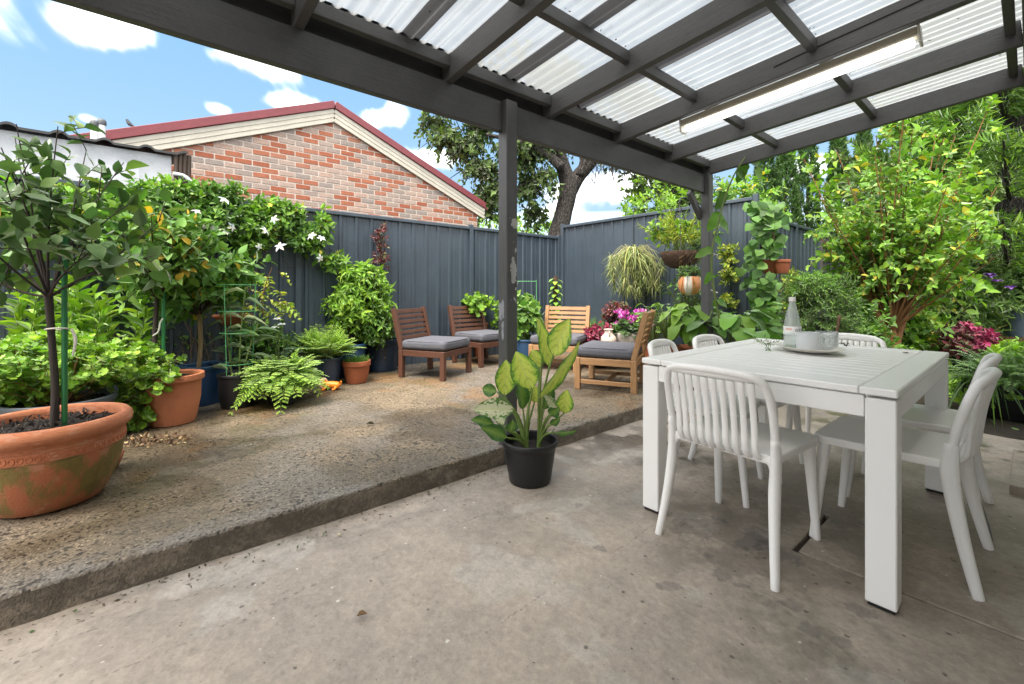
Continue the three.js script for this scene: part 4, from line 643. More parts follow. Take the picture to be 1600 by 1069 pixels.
// ---------------------------------------------------------------- plants on the terrace
const fernC = pal([5, [0.22, 0.38, 0.03]], [3, [0.30, 0.42, 0.05]], [1, [0.12, 0.24, 0.02]]);
const TY = 0.112;
const away = (p, r) => { const l = Math.hypot(p[0], p[2]); return [p[0] + p[0] / l * r, p[1], p[2] + p[2] / l * r]; };
const standAt = (px, py, y, r) => away(onY(px, py, y), r);
const loc = (o, p) => [p[0] - o.position.x, p[1] - o.position.y, p[2] - o.position.z];
const RX = [SA, 0, CA], FX = [CA, 0, -SA];            // directions across and along the view, for laying plants out
const off = (a, y, b) => [RX[0] * a + FX[0] * b, y, RX[2] * a + FX[2] * b];
// branching crown: limbs from the fork, shoots along them
function limbs(F, fork, n, ends, o) {
  const { r0 = 0.012, sp = 9, len = 0.16, wander = 0.06 } = o;
  for (let i = 0; i < n; i++) {
    const e = ends(i), m = [mix(fork[0], e[0], 0.45) + rr(-wander, wander), mix(fork[1], e[1], 0.4) + rr(-wander, wander), mix(fork[2], e[2], 0.45) + rr(-wander, wander)], at = t => [0, 1, 2].map(k => (1 - t) * (1 - t) * fork[k] + 2 * t * (1 - t) * m[k] + t * t * e[k]);
    F.twig([at(0), at(0.25), at(0.5), at(0.75), at(1)], r0, r0 * 0.3, 6);
    for (let k = 0; k < sp; k++) { const t = 0.35 + 0.65 * (k + R()) / sp, p = at(t); let d = [e[0] - fork[0], e[1] - fork[1], e[2] - fork[2]]; const l = Math.hypot(...d); const q = rdir(0.3); d = d.map((x, j) => x / l * 0.6 + q[j]); const l2 = Math.hypot(...d); sprig(F, p, d.map(x => x / l2), len * rr(0.6, 1.3), o); }
  }
}
{ // clipped citrus in the big clay bowl
  const o = thing('potted_citrus_tree', 'dark leaved standard tree tied to a green stake in a large mossy terracotta bowl', 'potted tree', [-0.30, TY, -2.95]);
  const prof = [[0.001, 0], [0.195, 0], [0.212, 0.008], [0.24, 0.05], [0.268, 0.11], [0.289, 0.18], [0.300, 0.24], [0.3025, 0.246], [0.3045, 0.25], [0.3055, 0.288], [0.3035, 0.292], [0.304, 0.31], [0.316, 0.318], [0.331, 0.332], [0.337, 0.352], [0.331, 0.372], [0.318, 0.384], [0.300, 0.386], [0.287, 0.378], [0.281, 0.36], [0.275, 0.28]];
  const mossT = dtex(1024, 256, (x, y) => { const t = y / 256 * 20, a = fbm(x / 60, y / 26, 5), b = fbm(x / 9, y / 5, 4); let c = mix3([0.40, 0.128, 0.055], [0.52, 0.19, 0.085], sm(0.3, 0.7, a * 0.6 + b * 0.4)); const m = sm(0.40, 0.66, a * 0.75 + b * 0.25 + (t > 1.5 && t < 6.2 ? 0.09 : t > 6.2 && t < 8 ? -0.03 : -0.3)); c = mix3(c, mix3([0.085, 0.085, 0.018], [0.17, 0.15, 0.03], b), m * 0.88); const w = sm(0.62, 0.7, fbm(x / 30 + 40, y / 12 + 9, 4)); return mix3(c, [0.6, 0.36, 0.24], w * 0.3 * (1 - m)); }, true);
  const p = part(o, 'pot', lathe(prof, 72).scale(0.87, 1, 0.87), std([1, 1, 1], 0.72, { map: mossT, bumpMap: fineB, bumpScale: 0.002 }), null, [0, Math.PI * 1.05, 0]);
  const rings = []; for (let i = 0; i < 64; i++) { const a = i / 64 * 2 * Math.PI, g = new THREE.TorusGeometry(0.0115, 0.0022, 5, 14); g.translate(0, 0, 0.3052); g.rotateY(a); g.translate(0, 0.269, 0); rings.push(g); } part(p, 'relief_band', merge(rings).scale(0.87, 1, 0.87), std([0.44, 0.145, 0.062], 0.75));
  part(o, 'soil', soilGeo(0.245, 5), M.soil, [0, 0.335, 0]);
  const ch = new Fol(); for (let i = 0; i < 420; i++) { const a = rr(0, 6.28), r = 0.235 * Math.sqrt(R()); ch.leaf(T.small, [Math.cos(a) * r, 0.341 + rr(0, 0.012), Math.sin(a) * r], rdir(0.2), rdir(0.8), rr(0.015, 0.04), rr(0.008, 0.016), i % 60 ? [0.035, 0.028, 0.024] : [0.32, 0.22, 0.10]); } ch.leaves(o, 'bark_mulch', M.dry);
  part(o, 'trunk', tube([[0.01, 0.3, 0], [0.016, 0.5, 0.004], [0.004, 0.75, 0], [-0.006, 0.96, 0.01]], [0.018, 0.0145, 0.0135, 0.016], 10, 16), std([0.045, 0.036, 0.03], 0.85, { map: blotT, bumpMap: grainB, bumpScale: 0.004 }));
  const s = off(0.035, 0, 0.03); part(o, 'stake', tube([[s[0], 0.3, s[2]], [s[0], 1.24, s[2]]], 0.011, 10, 2), M.green);
  part(o, 'tie', tube([0, 1, 2, 3, 4, 5, 6, 7].map(k => { const a = k / 8 * 6.28; return [s[0] * 0.45 + Math.cos(a) * 0.038, 0.79 + 0.006 * Math.sin(a), s[2] * 0.45 + Math.sin(a) * 0.03]; }), 0.0035, 6, 40, true), M.tie);
  part(o, 'tie_end', tube([[s[0] * 1.5, 0.79, s[2] * 1.3], [s[0] * 1.8, 0.74, s[2] * 1.2], [s[0] * 1.6, 0.66, s[2]]], [0.005, 0.007, 0.004], 6, 8), M.tie);
  const F = new Fol(); limbs(F, [-0.004, 0.94, 0.008], 15, i => { const a = i * 2.4, r = i < 9 ? rr(0.26, 0.42) : rr(0.05, 0.3); return [Math.cos(a) * r, i < 9 ? rr(1.12, 1.5) : rr(1.4, 1.74), Math.sin(a) * r]; }, { r0: 0.0062, sp: 6, n: 5, len: 0.16, L: 0.092, W: 0.055, tpl: T.oval, c: C.deep, ang: 1.15, droop: 0.2, tw: 0.0028, wander: 0.08, face: 0.9 });
  F.single(o, M.gloss, 290, q => q[0] * -CA * 1 + q[2] * SA + q[1] * 0.3); F.leaves(o, 'leaves', M.gloss); F.stems(o, 'branches', std([0.035, 0.026, 0.024], 0.85));
}
{ // dieffenbachia in the black pot
  const D = 2.52, c = onY(828, 750.7, 0), o = thing('potted_dieffenbachia', 'pale variegated broad leaved dieffenbachia in a black plastic pot by the post', 'potted plant', [c[0], 0.001, c[2]]);
  part(o, 'pot', lathe([[0.001, 0], [0.112, 0], [0.118, 0.006], [0.132, 0.09], [0.146, 0.185], [0.149, 0.205], [0.158, 0.209], [0.162, 0.216], [0.162, 0.232], [0.158, 0.238], [0.15, 0.238], [0.146, 0.23], [0.14, 0.15]], 48), M.black); part(o, 'soil', soilGeo(0.142, 8), M.soil, [0, 0.185, 0]);
  const lt = dtex(256, 512, (x, y) => { const s = Math.abs(x / 127.5 - 1), t = y / 511, vein = Math.sin((t * 26 + s * 9)) * 0.5 + 0.5, n = fbm(x / 14, y / 20, 4), e = s + (n - 0.5) * 0.5 + 0.10 * vein; let c = mix3([0.60, 0.70, 0.10], [0.30, 0.52, 0.03], sm(0.50, 0.88, e + 0.1 * (t - 0.3))); c = mix3(c, [0.075, 0.215, 0.018], sm(0.80, 0.95, e)); if (s < 0.035) c = mix3(c, [0.50, 0.55, 0.18], 0.7); return mix3(c, [0.12, 0.26, 0.02], 0.32 * sm(0.55, 0.8, vein * n * 1.6)); }, true);
  const lw = dtex(256, 512, (x, y) => { const s = Math.abs(x / 127.5 - 1), n = fbm(x / 22, y / 30, 5); let c = mix3([0.62, 0.64, 0.40], [0.08, 0.20, 0.03], sm(0.55, 0.7, n * 0.75 + s * 0.35)); return s < 0.03 ? [0.5, 0.55, 0.2] : c; }, true);
  const lg = dtex(256, 512, (x, y) => { const s = Math.abs(x / 127.5 - 1), n = fbm(x / 16, y / 24, 4); let c = mix3([0.15, 0.28, 0.03], [0.04, 0.14, 0.015], sm(0.3, 0.7, s * 0.7 + n * 0.4)); return s < 0.03 ? [0.25, 0.36, 0.08] : c; }, true);
  const mk = t => phys([1, 1, 1], 0.9, { map: t, transmission: 0.4, clearcoat: 0.4, clearcoatRoughness: 0.35, side: THREE.DoubleSide }), mats = { p: mk(lt), w: mk(lw), g: mk(lg) }, stemM = std([0.20, 0.30, 0.07], 0.5, { map: blotT });
  // leaf: base, tip (photo pixels), width in pixels, depth of base and tip beyond the pot axis, turn, kind
  const L = [[788, 618, 791, 562, 29, -.03, .01, .2, 'p'], [831, 608, 806, 549, 37, -.07, -.05, -.15, 'p'], [817, 640, 810, 589, 24, .02, .05, .9, 'g'], [864, 556, 890, 498, 31, -.05, -.09, -.3, 'p'], [858, 572, 846, 508, 23, .01, .03, .3, 'p'], [848, 541, 840, 496, 19, .05, .09, .7, 'p'], [842, 622, 908, 534, 20, -.03, .1, 1.0, 'p'], [842, 575, 832, 546, 24, .06, .1, .2, 'p'], [803, 640, 739, 640, 27, -.09, -.16, .3, 'w'], [776, 612, 753, 607, 18, .02, .06, -.2, 'g'], [773, 665, 736, 655, 17, -.06, -.1, .5, 'g'], [792, 684, 752, 668, 20, -.12, -.18, .3, 'g'], [786, 664, 777, 644, 16, .0, .05, .1, 'w'], [798, 674, 802, 656, 16, -.1, -.13, .2, 'g'], [881, 646, 886, 609, 23, -.04, -.07, -.2, 'p'], [868, 640, 850, 617, 14, .0, -.03, .5, 'w'], [858, 648, 874, 638, 16, -.06, -.1, .4, 'g'], [862, 676, 901, 674, 9, -.1, -.2, 1.1, 'g'], [860, 664, 875, 653, 10, -.07, -.12, .4, 'g'], [835, 629, 836, 603, 19, .04, .07, .4, 'p'], [826, 622, 815, 590, 22, .08, .14, -.4, 'p'], [850, 640, 862, 600, 20, .1, .15, .6, 'g']];
  const base = [[-0.03, 0.19, 0.0], [0.05, 0.19, 0.02]];
  for (const [bx, by, tx, ty, w, db, dt, turn, kind] of L) {
    const B = loc(o, onD(bx, by, D + db)), E = loc(o, onD(tx, ty, D + dt)), len = Math.hypot(E[0] - B[0], E[1] - B[1], E[2] - B[2]), W = w * D / FOC * 1.24, nx = 10, ny = 16;
    const d = new THREE.Vector3(E[0] - B[0], E[1] - B[1], E[2] - B[2]).normalize(), n = new THREE.Vector3(-FX[0], 0.35, -FX[2]).addScaledVector(d, -new THREE.Vector3(-FX[0], 0.35, -FX[2]).dot(d)).normalize().applyAxisAngle(d, turn), s = new THREE.Vector3().crossVectors(d, n), pos = [], uv = [], idx = [];
    for (let j = 0; j <= ny; j++) { const t = j / ny, h = Math.max(0.004, Math.pow(Math.sin(Math.PI * Math.pow(t, 0.88)), 0.8) * (1 - 0.12 * t)); for (let i = 0; i <= nx; i++) { const q = i / nx * 2 - 1, X = q * h * W / 2 / Math.max(0.5, Math.cos(turn * 0.8)), Z = Math.abs(q) * h * W * 0.12 + 0.004 * Math.sin(t * 14 + q * 3) * Math.abs(q) - (0.16 * t * t - 0.14 * t) * len; pos.push(B[0] + d.x * t * len + s.x * X + n.x * Z, B[1] + d.y * t * len + s.y * X + n.y * Z, B[2] + d.z * t * len + s.z * X + n.z * Z); uv.push(i / nx, t); } }
    for (let j = 0; j < ny; j++) for (let i = 0; i < nx; i++) { const a = j * (nx + 1) + i; idx.push(a, a + 1, a + nx + 2, a, a + nx + 2, a + nx + 1); }
    const g = new THREE.BufferGeometry(); g.setAttribute('position', new THREE.Float32BufferAttribute(pos, 3)); g.setAttribute('uv', new THREE.Float32BufferAttribute(uv, 2)); g.setIndex(idx); g.computeVertexNormals(); const m = part(o, 'leaf', g, mats[kind]);
    const b0 = base[bx > 838 ? 1 : 0]; part(m, 'leaf_stalk', tube([b0, [mix(b0[0], B[0], 0.4), mix(b0[1], B[1], 0.62), mix(b0[2], B[2], 0.4)], B, [B[0] + d.x * len * 0.12, B[1] + d.y * len * 0.12, B[2] + d.z * len * 0.12]], [0.0085, 0.0068, 0.0042, 0.002], 8, 14), stemM);
  }
  for (const b of base) part(o, 'cane', tube([[b[0], 0.16, b[2]], [b[0] + 0.004, 0.22, b[2]], [b[0], 0.30, b[2] + 0.004]], [0.014, 0.013, 0.010], 10, 10), stemM);
}
// leafy pot plants standing along the fence -------------------------------------------------
function geranium(o, cen, rad, n, c = C.lime) { const F = new Fol(); bush(F, cen, rad, n, { n: 7, L: 0.047, W: 0.05, tpl: T.lobed, c, ang: 1.15, droop: 0.15, len: 0.1, up: 0.6, base: [0, 0.2, 0], stems: 40, sr: 0.004, tw: 0.002, face: 1.0, seed: cen[0] * 9 }); F.leaves(o); F.stems(o, 'stems', M.twigO); }
{
  let p = standAt(270, 668, TY, 0.16), o = thing('potted_geranium', 'lime green geranium spilling over a tall terracotta pot', 'potted plant', p);
  pot(o, M.terra, 0.195, 0.14, 0.36, 0.05, 0.02); geranium(o, off(-0.13, 0.40, -0.06), [0.22, 0.19, 0.2], 90); geranium(o, off(-0.12, 0.16, -0.19), [0.17, 0.2, 0.1], 62); geranium(o, off(0.04, 0.34, -0.2), [0.14, 0.12, 0.08], 34);
  p = onD(95, 640, 2.78); o = thing('potted_geranium', 'broad lime green geranium in a slate blue pot behind the mossy terracotta bowl', 'potted plant', [p[0], TY, p[2]]);
  pot(o, std([0.07, 0.085, 0.10], 0.5, { map: blotT }), 0.27, 0.2, 0.3, 0.04, 0.015); geranium(o, off(-0.12, 0.50, 0), [0.55, 0.24, 0.36], 420);
  p = onD(188, 735, 2.42); o = thing('terracotta_saucer_pot', 'small terracotta pot lying among leaf litter beside the mossy bowl', 'pot', [p[0], TY + 0.045, p[2]]); const g = potGeo(0.075, 0.052, 0.1, 0.02, 0.006); g.rotateZ(1.2); part(o, 'shell', g, M.terraD);
  p = onD(245, 640, 3.38); o = thing('potted_lemon_tree', 'lemon tree with yellowing leaves and green stake on a dark trunk behind the geranium pot', 'potted tree', [p[0], TY, p[2]]); pot(o, M.black, 0.17, 0.13, 0.3);
  part(o, 'trunk', tube([[0, 0.25, 0], [-0.012, 0.6, 0], [0.005, 0.98, 0]], [0.02, 0.017, 0.014], 10, 10), std([0.05, 0.036, 0.03], 0.9, { map: blotT })); { const s = off(0.05, 0, 0); part(o, 'stake', tube([[s[0], 0.22, s[2]], [s[0], 1.05, s[2]]], 0.012, 8, 2), M.green); part(o, 'tie', tube([off(0.07, 0.76, -0.03), off(0.05, 0.73, -0.03), off(0.035, 0.66, -0.03), off(0, 0.63, -0.035)], 0.006, 6, 10), M.tie); }
  let F = new Fol(); limbs(F, [0.005, 0.92, 0], 20, i => { const a = i * 2.4, r = rr(0.12, 0.42); return off(Math.cos(a) * r + 0.02, rr(1.0, 1.62), Math.sin(a) * r * 0.8); }, { r0: 0.009, sp: 10, n: 6, len: 0.15, L: 0.1, W: 0.055, c: C.lemon, ang: 1.0, droop: 0.2 }); F.leaves(o, 'leaves', M.gloss); F.stems(o, 'branches');
  p = standAt(320, 634, TY, 0.13); o = thing('potted_orange_tree', 'bright leaved citrus with a pale trunk in a square blue planter', 'potted tree', p, 0.5);
  { const sq = (a, b, h) => { const g = new THREE.CylinderGeometry(a * 1.414, b * 1.414, h, 4, 1, true); g.rotateY(Math.PI / 4); return metric(g); }; part(o, 'planter', sq(0.15, 0.12, 0.32), std([0.02, 0.07, 0.17], 0.4, { map: blotT, side: THREE.DoubleSide }), [0, 0.16, 0]); for (const q of [0, 1, 2, 3]) { const r = part(o, 'rim', cbox(0.325, 0.032, 0.022, 0.005), M.blue, [Math.sin(q * Math.PI / 2) * 0.151, 0.318, Math.cos(q * Math.PI / 2) * 0.151], [0, q * Math.PI / 2, 0]); r.scale.x = q % 2 ? 0.86 : 1; } part(o, 'soil', metric(new THREE.BoxGeometry(0.27, 0.02, 0.27)), M.soil, [0, 0.27, 0]);
    const cv = document.createElement('canvas'); cv.width = 128; cv.height = 128; const x = cv.getContext('2d'); x.fillStyle = '#1a3f86'; x.fillRect(0, 0, 128, 128); x.fillStyle = '#e6e9ef'; x.fillRect(14, 18, 30, 26); x.fillRect(56, 18, 56, 8); x.fillRect(56, 34, 40, 8); x.fillStyle = '#c8482f'; x.fillRect(14, 96, 96, 12); const t = new THREE.CanvasTexture(cv); t.colorSpace = THREE.SRGBColorSpace; part(o, 'sticker', new THREE.PlaneGeometry(0.06, 0.07), std([1, 1, 1], 0.5, { map: t }), [0.05, 0.2, 0.1435], [-0.09, 0, 0]); }
  part(o, 'trunk', tube([[-0.06, 0.25, 0], [-0.05, 0.5, 0.02], [-0.055, 0.8, 0.01]], [0.017, 0.016, 0.018], 10, 10), std([0.33, 0.24, 0.14], 0.85, { map: grainT }));
  F = new Fol(); limbs(F, [-0.055, 0.76, 0.01], 19, i => { const a = i * 2.4, r = rr(0.15, 0.45); return off(Math.cos(a) * r + 0.04, rr(0.82, 1.32), Math.sin(a) * r * 0.8); }, { r0: 0.009, sp: 10, n: 6, len: 0.15, L: 0.1, W: 0.055, c: pal([6, [0.075, 0.19, 0.018]], [4, [0.13, 0.27, 0.025]], [0.4, [0.5, 0.36, 0.02], 0.2]), ang: 1.0, droop: 0.2 }); F.leaves(o, 'leaves', M.gloss); F.stems(o, 'branches');
  // tall leafy canes
  p = onD(120, 600, 3.35); o = thing('leafy_cane_plant', 'clump of upright pale green canes with long leaves behind the geraniums', 'plant', [p[0], TY, p[2]]); F = new Fol();
  for (let i = 0; i < 30; i++) { const b = off(rr(-0.5, 0.42), 0, rr(-0.15, 0.25)), h = rr(0.72, 1.08), l = [rr(-.1, .1), 0, rr(-.1, .1)]; F.twig([b, [b[0] + l[0] * 0.4, h * 0.5, b[2] + l[2] * 0.4], [b[0] + l[0], h, b[2] + l[2]]], 0.006, 0.003, 5); for (let k = 0; k < 15; k++) { const t = 0.35 + 0.65 * k / 15, a = k * 2.3 + i; F.leaf(T.lance, [b[0] + l[0] * t, h * t, b[2] + l[2] * t], [Math.cos(a) * 0.8, 0.75, Math.sin(a) * 0.8], [-Math.cos(a) * .6, 0.8, -Math.sin(a) * .6], rr(0.13, 0.18), 0.036, C.lime()); } } F.leaves(o); F.stems(o, 'canes', M.stem);
  // hardy shrub filling the foot of the fence
  p = onD(150, 600, 3.95); o = thing('dark_shrub', 'dark green small leaved shrub at the foot of the fence behind the canes', 'shrub', [p[0], TY, p[2]]); F = new Fol(); bush(F, [0, 0.62, 0], [0.95, 0.5, 0.28], 420, { n: 7, L: 0.06, W: 0.032, c: C.fresh, len: 0.16, base: [0, 0, 0], stems: 30 }); bush(F, off(-0.55, 1.1, 0.1), [0.5, 0.42, 0.25], 220, { n: 7, L: 0.07, W: 0.036, c: C.lime, len: 0.16, seed: 4 }); F.leaves(o); F.stems(o);
  // bare canes of an old climber
  p = onD(310, 560, 4.15); o = thing('bare_climber', 'thin bare brown stems of a climber against the dark fence', 'plant', [p[0], TY, p[2]]); F = new Fol(); for (let i = 0; i < 16; i++) { const a = rr(-0.3, 0.3), b = rr(-0.5, 0.5); F.twig([off(a * 0.4, 0, 0), off(a, rr(0.2, 0.4), 0.05), off(mix(a, b, 0.6), rr(0.45, 0.65), 0.1), off(b, rr(0.7, 0.95), 0.12)], 0.004, 0.002, 4); } F.stems(o);
}
{ // flowering climber over the fence
  const o = thing('flowering_vine', 'climbing vine with white trumpet flowers sprawling over the long fence', 'vine', [1.0, 0.05, -FV + 0.06]), F = new Fol();
  const blobs = [[20, 330, 50, 50, .2], [95, 335, 55, 45, .2], [165, 330, 55, 45, .2], [240, 335, 55, 45, .2], [275, 300, 38, 20, .12], [330, 308, 38, 22, .1], [360, 300, 26, 16, .1], [300, 350, 55, 38, .16], [355, 345, 40, 34, .14], [405, 350, 38, 30, .12], [440, 332, 34, 22, .1], [465, 360, 30, 26, .1], [415, 322, 30, 14, .08], [490, 378, 20, 22, .08], [395, 385, 28, 16, .08], [505, 350, 10, 30, .05], [250, 400, 50, 40, .16], [180, 400, 50, 40, .2], [520, 405, 18, 14, .07]];
  for (const [px, py, w, h, t] of blobs) { const c = onV(px, py, FV - 0.1 - t * 0.5), s = Math.hypot(c[0], c[2]) / Math.hypot(...ray(px, HY)); bush(F, loc(o, c), [w * s, h * s, t], Math.round(w * h / 11), { n: 6, L: 0.078, W: 0.038, tpl: T.oval, c: R() < 0.4 ? C.fresh : pal([5, [0.17, 0.33, 0.02]], [4, [0.09, 0.2, 0.02]], [0.25, [0.5, 0.36, 0.03]]), len: 0.14, ang: 1.0, up: 0.3, inner: 0.2, seed: px / 50, freq: 3 }); }
  for (let i = 0; i < 26; i++) { const a = onV(rr(380, 530), rr(310, 420), FV - 0.08), b = onV(rr(380, 530), rr(310, 420), FV - 0.06); F.twig([loc(o, a), loc(o, [(a[0] + b[0]) / 2, (a[1] + b[1]) / 2 - rr(0, .2), a[2] + 0.02]), loc(o, b)], 0.0022, 0.0014, 4); }
  for (const [ax, ay, bx, by] of [[300, 560, 330, 400], [330, 570, 300, 400], [345, 560, 420, 380], [200, 560, 180, 420]]) { const a = onV(ax, ay, FV - 0.1), b = onV(bx, by, FV - 0.12); F.twig([loc(o, a), loc(o, [(a[0] + b[0]) / 2 + rr(-.2, .2), (a[1] + b[1]) / 2, a[2]]), loc(o, b)], 0.007, 0.005, 5); }
  F.leaves(o, 'leaves', M.leaf); F.stems(o);
  for (const [x, y] of [[145, 125], [95, 250], [118, 262], [150, 266], [180, 245], [40, 230], [370, 210], [330, 262], [303, 333], [397, 333], [540, 285], [583, 297], [578, 385], [20, 175], [-60, 300], [-200, 250], [-300, 330], [-290, 290]]) {
    const c = loc(o, onV(300 + x / 2.889, 270 + y / 2.889, FV - 0.32)), G = new Fol(), fs = rr(0.036, 0.058), f = [-0.3 + rr(-1, 1), 0.2 + rr(-.6, .8), 0.7], l = Math.hypot(...f), d = f.map(q => q / l), u = Math.abs(d[1]) > .8 ? [1, 0, 0] : [0, 1, 0], a = [d[1] * u[2] - d[2] * u[1], d[2] * u[0] - d[0] * u[2], d[0] * u[1] - d[1] * u[0]], b = [d[1] * a[2] - d[2] * a[1], d[2] * a[0] - d[0] * a[2], d[0] * a[1] - d[1] * a[0]], tp = leafTpl(4, t => t === 0 ? 0.12 : t === 1 ? 0 : 0.42 * Math.sin(Math.PI * Math.pow(t, 1.25)), { droop: 0.55, fold: 0.3 });
    for (let k = 0; k < 5; k++) { const q = k * 1.2566 + x, r = [0, 1, 2].map(j => a[j] * Math.cos(q) + b[j] * Math.sin(q)); G.leaf(tp, c, r.map((z, j) => z + d[j] * 0.35), d, fs * rr(0.85, 1.1), fs * 0.62, C.wht()); }
    G.leaves(o, 'flower', M.petal).userData.kind = undefined; part(o, 'flower_tube', tube([c, c.map((z, j) => z - d[j] * 0.02), c.map((z, j) => z - d[j] * 0.05)], [0.010, 0.006, 0.003], 7, 4), std([0.7, 0.72, 0.5], 0.8));
  }
}
{ // black pot with plant and green wire support
  let p = standAt(370, 640, TY, 0.13), o = thing('potted_cane_plant', 'tall spotted leaf cane plant inside a green wire support in a black pot', 'potted plant', p); pot(o, M.black, 0.145, 0.115, 0.28, 0.03, 0.008);
  let F = new Fol(); const sl = pal([4, [0.03, 0.08, 0.022]], [2, [0.05, 0.12, 0.03]]);
  for (const [a, h, b] of [[0.02, 1.0, 0.04], [-0.04, 0.85, -0.1], [0.05, 0.7, 0.12]]) { F.twig([off(a, 0.22, 0), off(a + b * 0.3, h * 0.6, 0), off(a + b, h, 0.02)], 0.007, 0.004, 6); for (let k = 0; k < 9; k++) { const t = 0.3 + 0.7 * k / 9, s = k % 2 ? 1 : -1; F.leaf(T.lance, off(a + b * t, h * t + 0.05, 0), [RX[0] * s + rr(-.4, .4), 0.15, RX[2] * s + rr(-.4, .4)], [0, 1, 0.3], rr(0.16, 0.22), 0.05, R() < 0.2 ? [0.35, 0.4, 0.28] : sl()); } } F.leaves(o, 'leaves', M.gloss); F.stems(o, 'canes', M.stem);
  for (const a of [0.3, 2.4, 4.5]) part(o, 'support_wire', tube([[Math.cos(a) * 0.11, 0.2, Math.sin(a) * 0.11], [Math.cos(a) * 0.14, 1.02, Math.sin(a) * 0.14]], 0.003, 6, 2), M.wire);
  for (const [y, r] of [[0.36, 0.118], [0.62, 0.126], [0.8, 0.131], [1.02, 0.142]]) { const g = new THREE.TorusGeometry(r, 0.0028, 6, 40); g.rotateX(Math.PI / 2); part(o, 'support_ring', g, M.wire, [0, y, 0]); }
  p = onD(343, 625, 3.95); o = thing('empty_black_pot', 'empty black plastic pot between the blue planter and the wire support', 'pot', [p[0], TY, p[2]]); pot(o, M.black, 0.15, 0.12, 0.27);
  p = onD(400, 600, 4.3); o = thing('black_plant_trough', 'black plant trough standing below the wall bowl by the fence', 'planter', [p[0], TY, p[2]], -0.86); part(o, 'trough', cbox(0.5, 0.32, 0.22, 0.01), M.black, [0, 0.16, 0]); part(o, 'rim', cbox(0.53, 0.03, 0.25, 0.008), M.black, [0, 0.32, 0]); F = new Fol(); bush(F, [0, 0.5, 0], [0.34, 0.2, 0.16], 130, { n: 8, L: 0.05, W: 0.022, c: C.fresh, len: 0.14, tpl: T.oval3 }); F.leaves(o); F.stems(o);
  p = onV(365, 492, FV - 0.2); o = thing('wall_bowl', 'shallow terracotta bowl hung on the dark fence', 'hanging pot', [p[0], p[1] - 0.1, p[2]]); part(o, 'bowl', lathe([[0.001, 0], [0.09, 0], [0.13, 0.04], [0.16, 0.075], [0.178, 0.08], [0.18, 0.1], [0.165, 0.104], [0.15, 0.09], [0.1, 0.04]], 36), M.terra); part(o, 'soil', soilGeo(0.155, 3), M.soil, [0, 0.088, 0]); part(o, 'bracket', tube([[-0.12, 0.02, -0.14], [0, 0.0, -0.02], [0.12, 0.02, -0.14]], 0.006, 6, 10), M.black);
  // yellow-leaved climber
  p = onD(425, 560, 4.35); o = thing('golden_climber', 'yellow green pinnate leaves of a climber against the dark fence', 'plant', [p[0], TY, p[2]]); F = new Fol(); F.twig([[0, 0, 0], off(-0.05, 0.5, 0), off(-0.1, 0.9, 0), off(0, 1.2, 0)], 0.006, 0.003, 5);
  for (let i = 0; i < 26; i++) { const a = rr(-1.0, 1.0), y = rr(0.72, 1.22), x = rr(-0.35, 0.15); frond(F, off(x, y, rr(-.1, .1)), [RX[0] * (0.3 + a * 0.7) + rr(-.3, .3), rr(-0.1, 0.5), RX[2] * (0.3 + a * 0.7) + rr(-.3, .3)], rr(0.18, 0.3), { n: 5, L: 0.068, W: 0.03, c: C.yel, arch: 0.6, tpl: T.oval3 }); } F.leaves(o); F.stems(o, 'stems', M.twigO);
  p = standAt(440, 640, TY, 0.22); o = thing('potted_fern', 'arching lime green fern hiding its pot at the terrace edge of the plants', 'potted plant', p); pot(o, M.black, 0.13, 0.1, 0.2); F = new Fol();
  for (let i = 0; i < 150; i++) { const a = rr(0, 6.28), e = rr(0.35, 1.5); frond(F, [Math.cos(a) * 0.05, 0.2, Math.sin(a) * 0.05], [Math.cos(a) * Math.cos(e), Math.sin(e), Math.sin(a) * Math.cos(e)], rr(0.26, 0.44), { n: 11, L: 0.05, W: 0.015, c: fernC, arch: rr(0.35, 0.9), twice: true }); } F.leaves(o, 'fronds'); F.stems(o, 'stalks', M.stem);
  p = onD(492, 600, 4.05); o = tag(part(scene, 'plant_tag', cbox(0.035, 0.22, 0.004, 0.001), std([0.8, 0.8, 0.8], 0.5), [p[0], TY + 0.15, p[2]], [0.1, -0.7, 0]), 'white plastic plant tag standing beside the fern', 'tag');
  p = standAt(509, 606, TY, 0.15); o = thing('potted_asparagus_fern', 'feathery yellow green asparagus fern in a navy pot behind the toy lion', 'potted plant', p); pot(o, M.navy, 0.16, 0.12, 0.29); F = new Fol();
  for (let i = 0; i < 150; i++) { const a = rr(0, 6.28), e = rr(0.6, 1.5); frond(F, [Math.cos(a) * 0.06, 0.27, Math.sin(a) * 0.06], [Math.cos(a) * Math.cos(e), Math.sin(e), Math.sin(a) * Math.cos(e)], rr(0.26, 0.42), { n: 13, L: 0.045, W: 0.011, c: fernC, arch: rr(0.1, 0.5), twice: true }); } F.leaves(o, 'fronds'); F.stems(o, 'stalks', M.stem);
  p = onD(455, 560, 4.5); o = thing('dark_fern', 'blue green fern fronds in shade beside the large lime bush', 'plant', [p[0], TY, p[2]]); pot(o, M.black, 0.14, 0.11, 0.25); F = new Fol(); for (let i = 0; i < 60; i++) { const a = rr(0, 6.28), e = rr(0.5, 1.3); frond(F, [0, 0.25, 0], [Math.cos(a) * Math.cos(e), Math.sin(e), Math.sin(a) * Math.cos(e)], rr(0.4, 0.6), { n: 16, L: 0.07, W: 0.018, c: pal([3, [0.03, 0.10, 0.04]], [2, [0.06, 0.15, 0.04]]), arch: 0.5 }); } bush(F, off(-0.2, 0.4, -0.15), [0.28, 0.22, 0.2], 110, { n: 8, L: 0.045, W: 0.02, c: C.fresh, len: 0.13 }); F.leaves(o, 'fronds'); F.stems(o, 'stalks', M.stem);
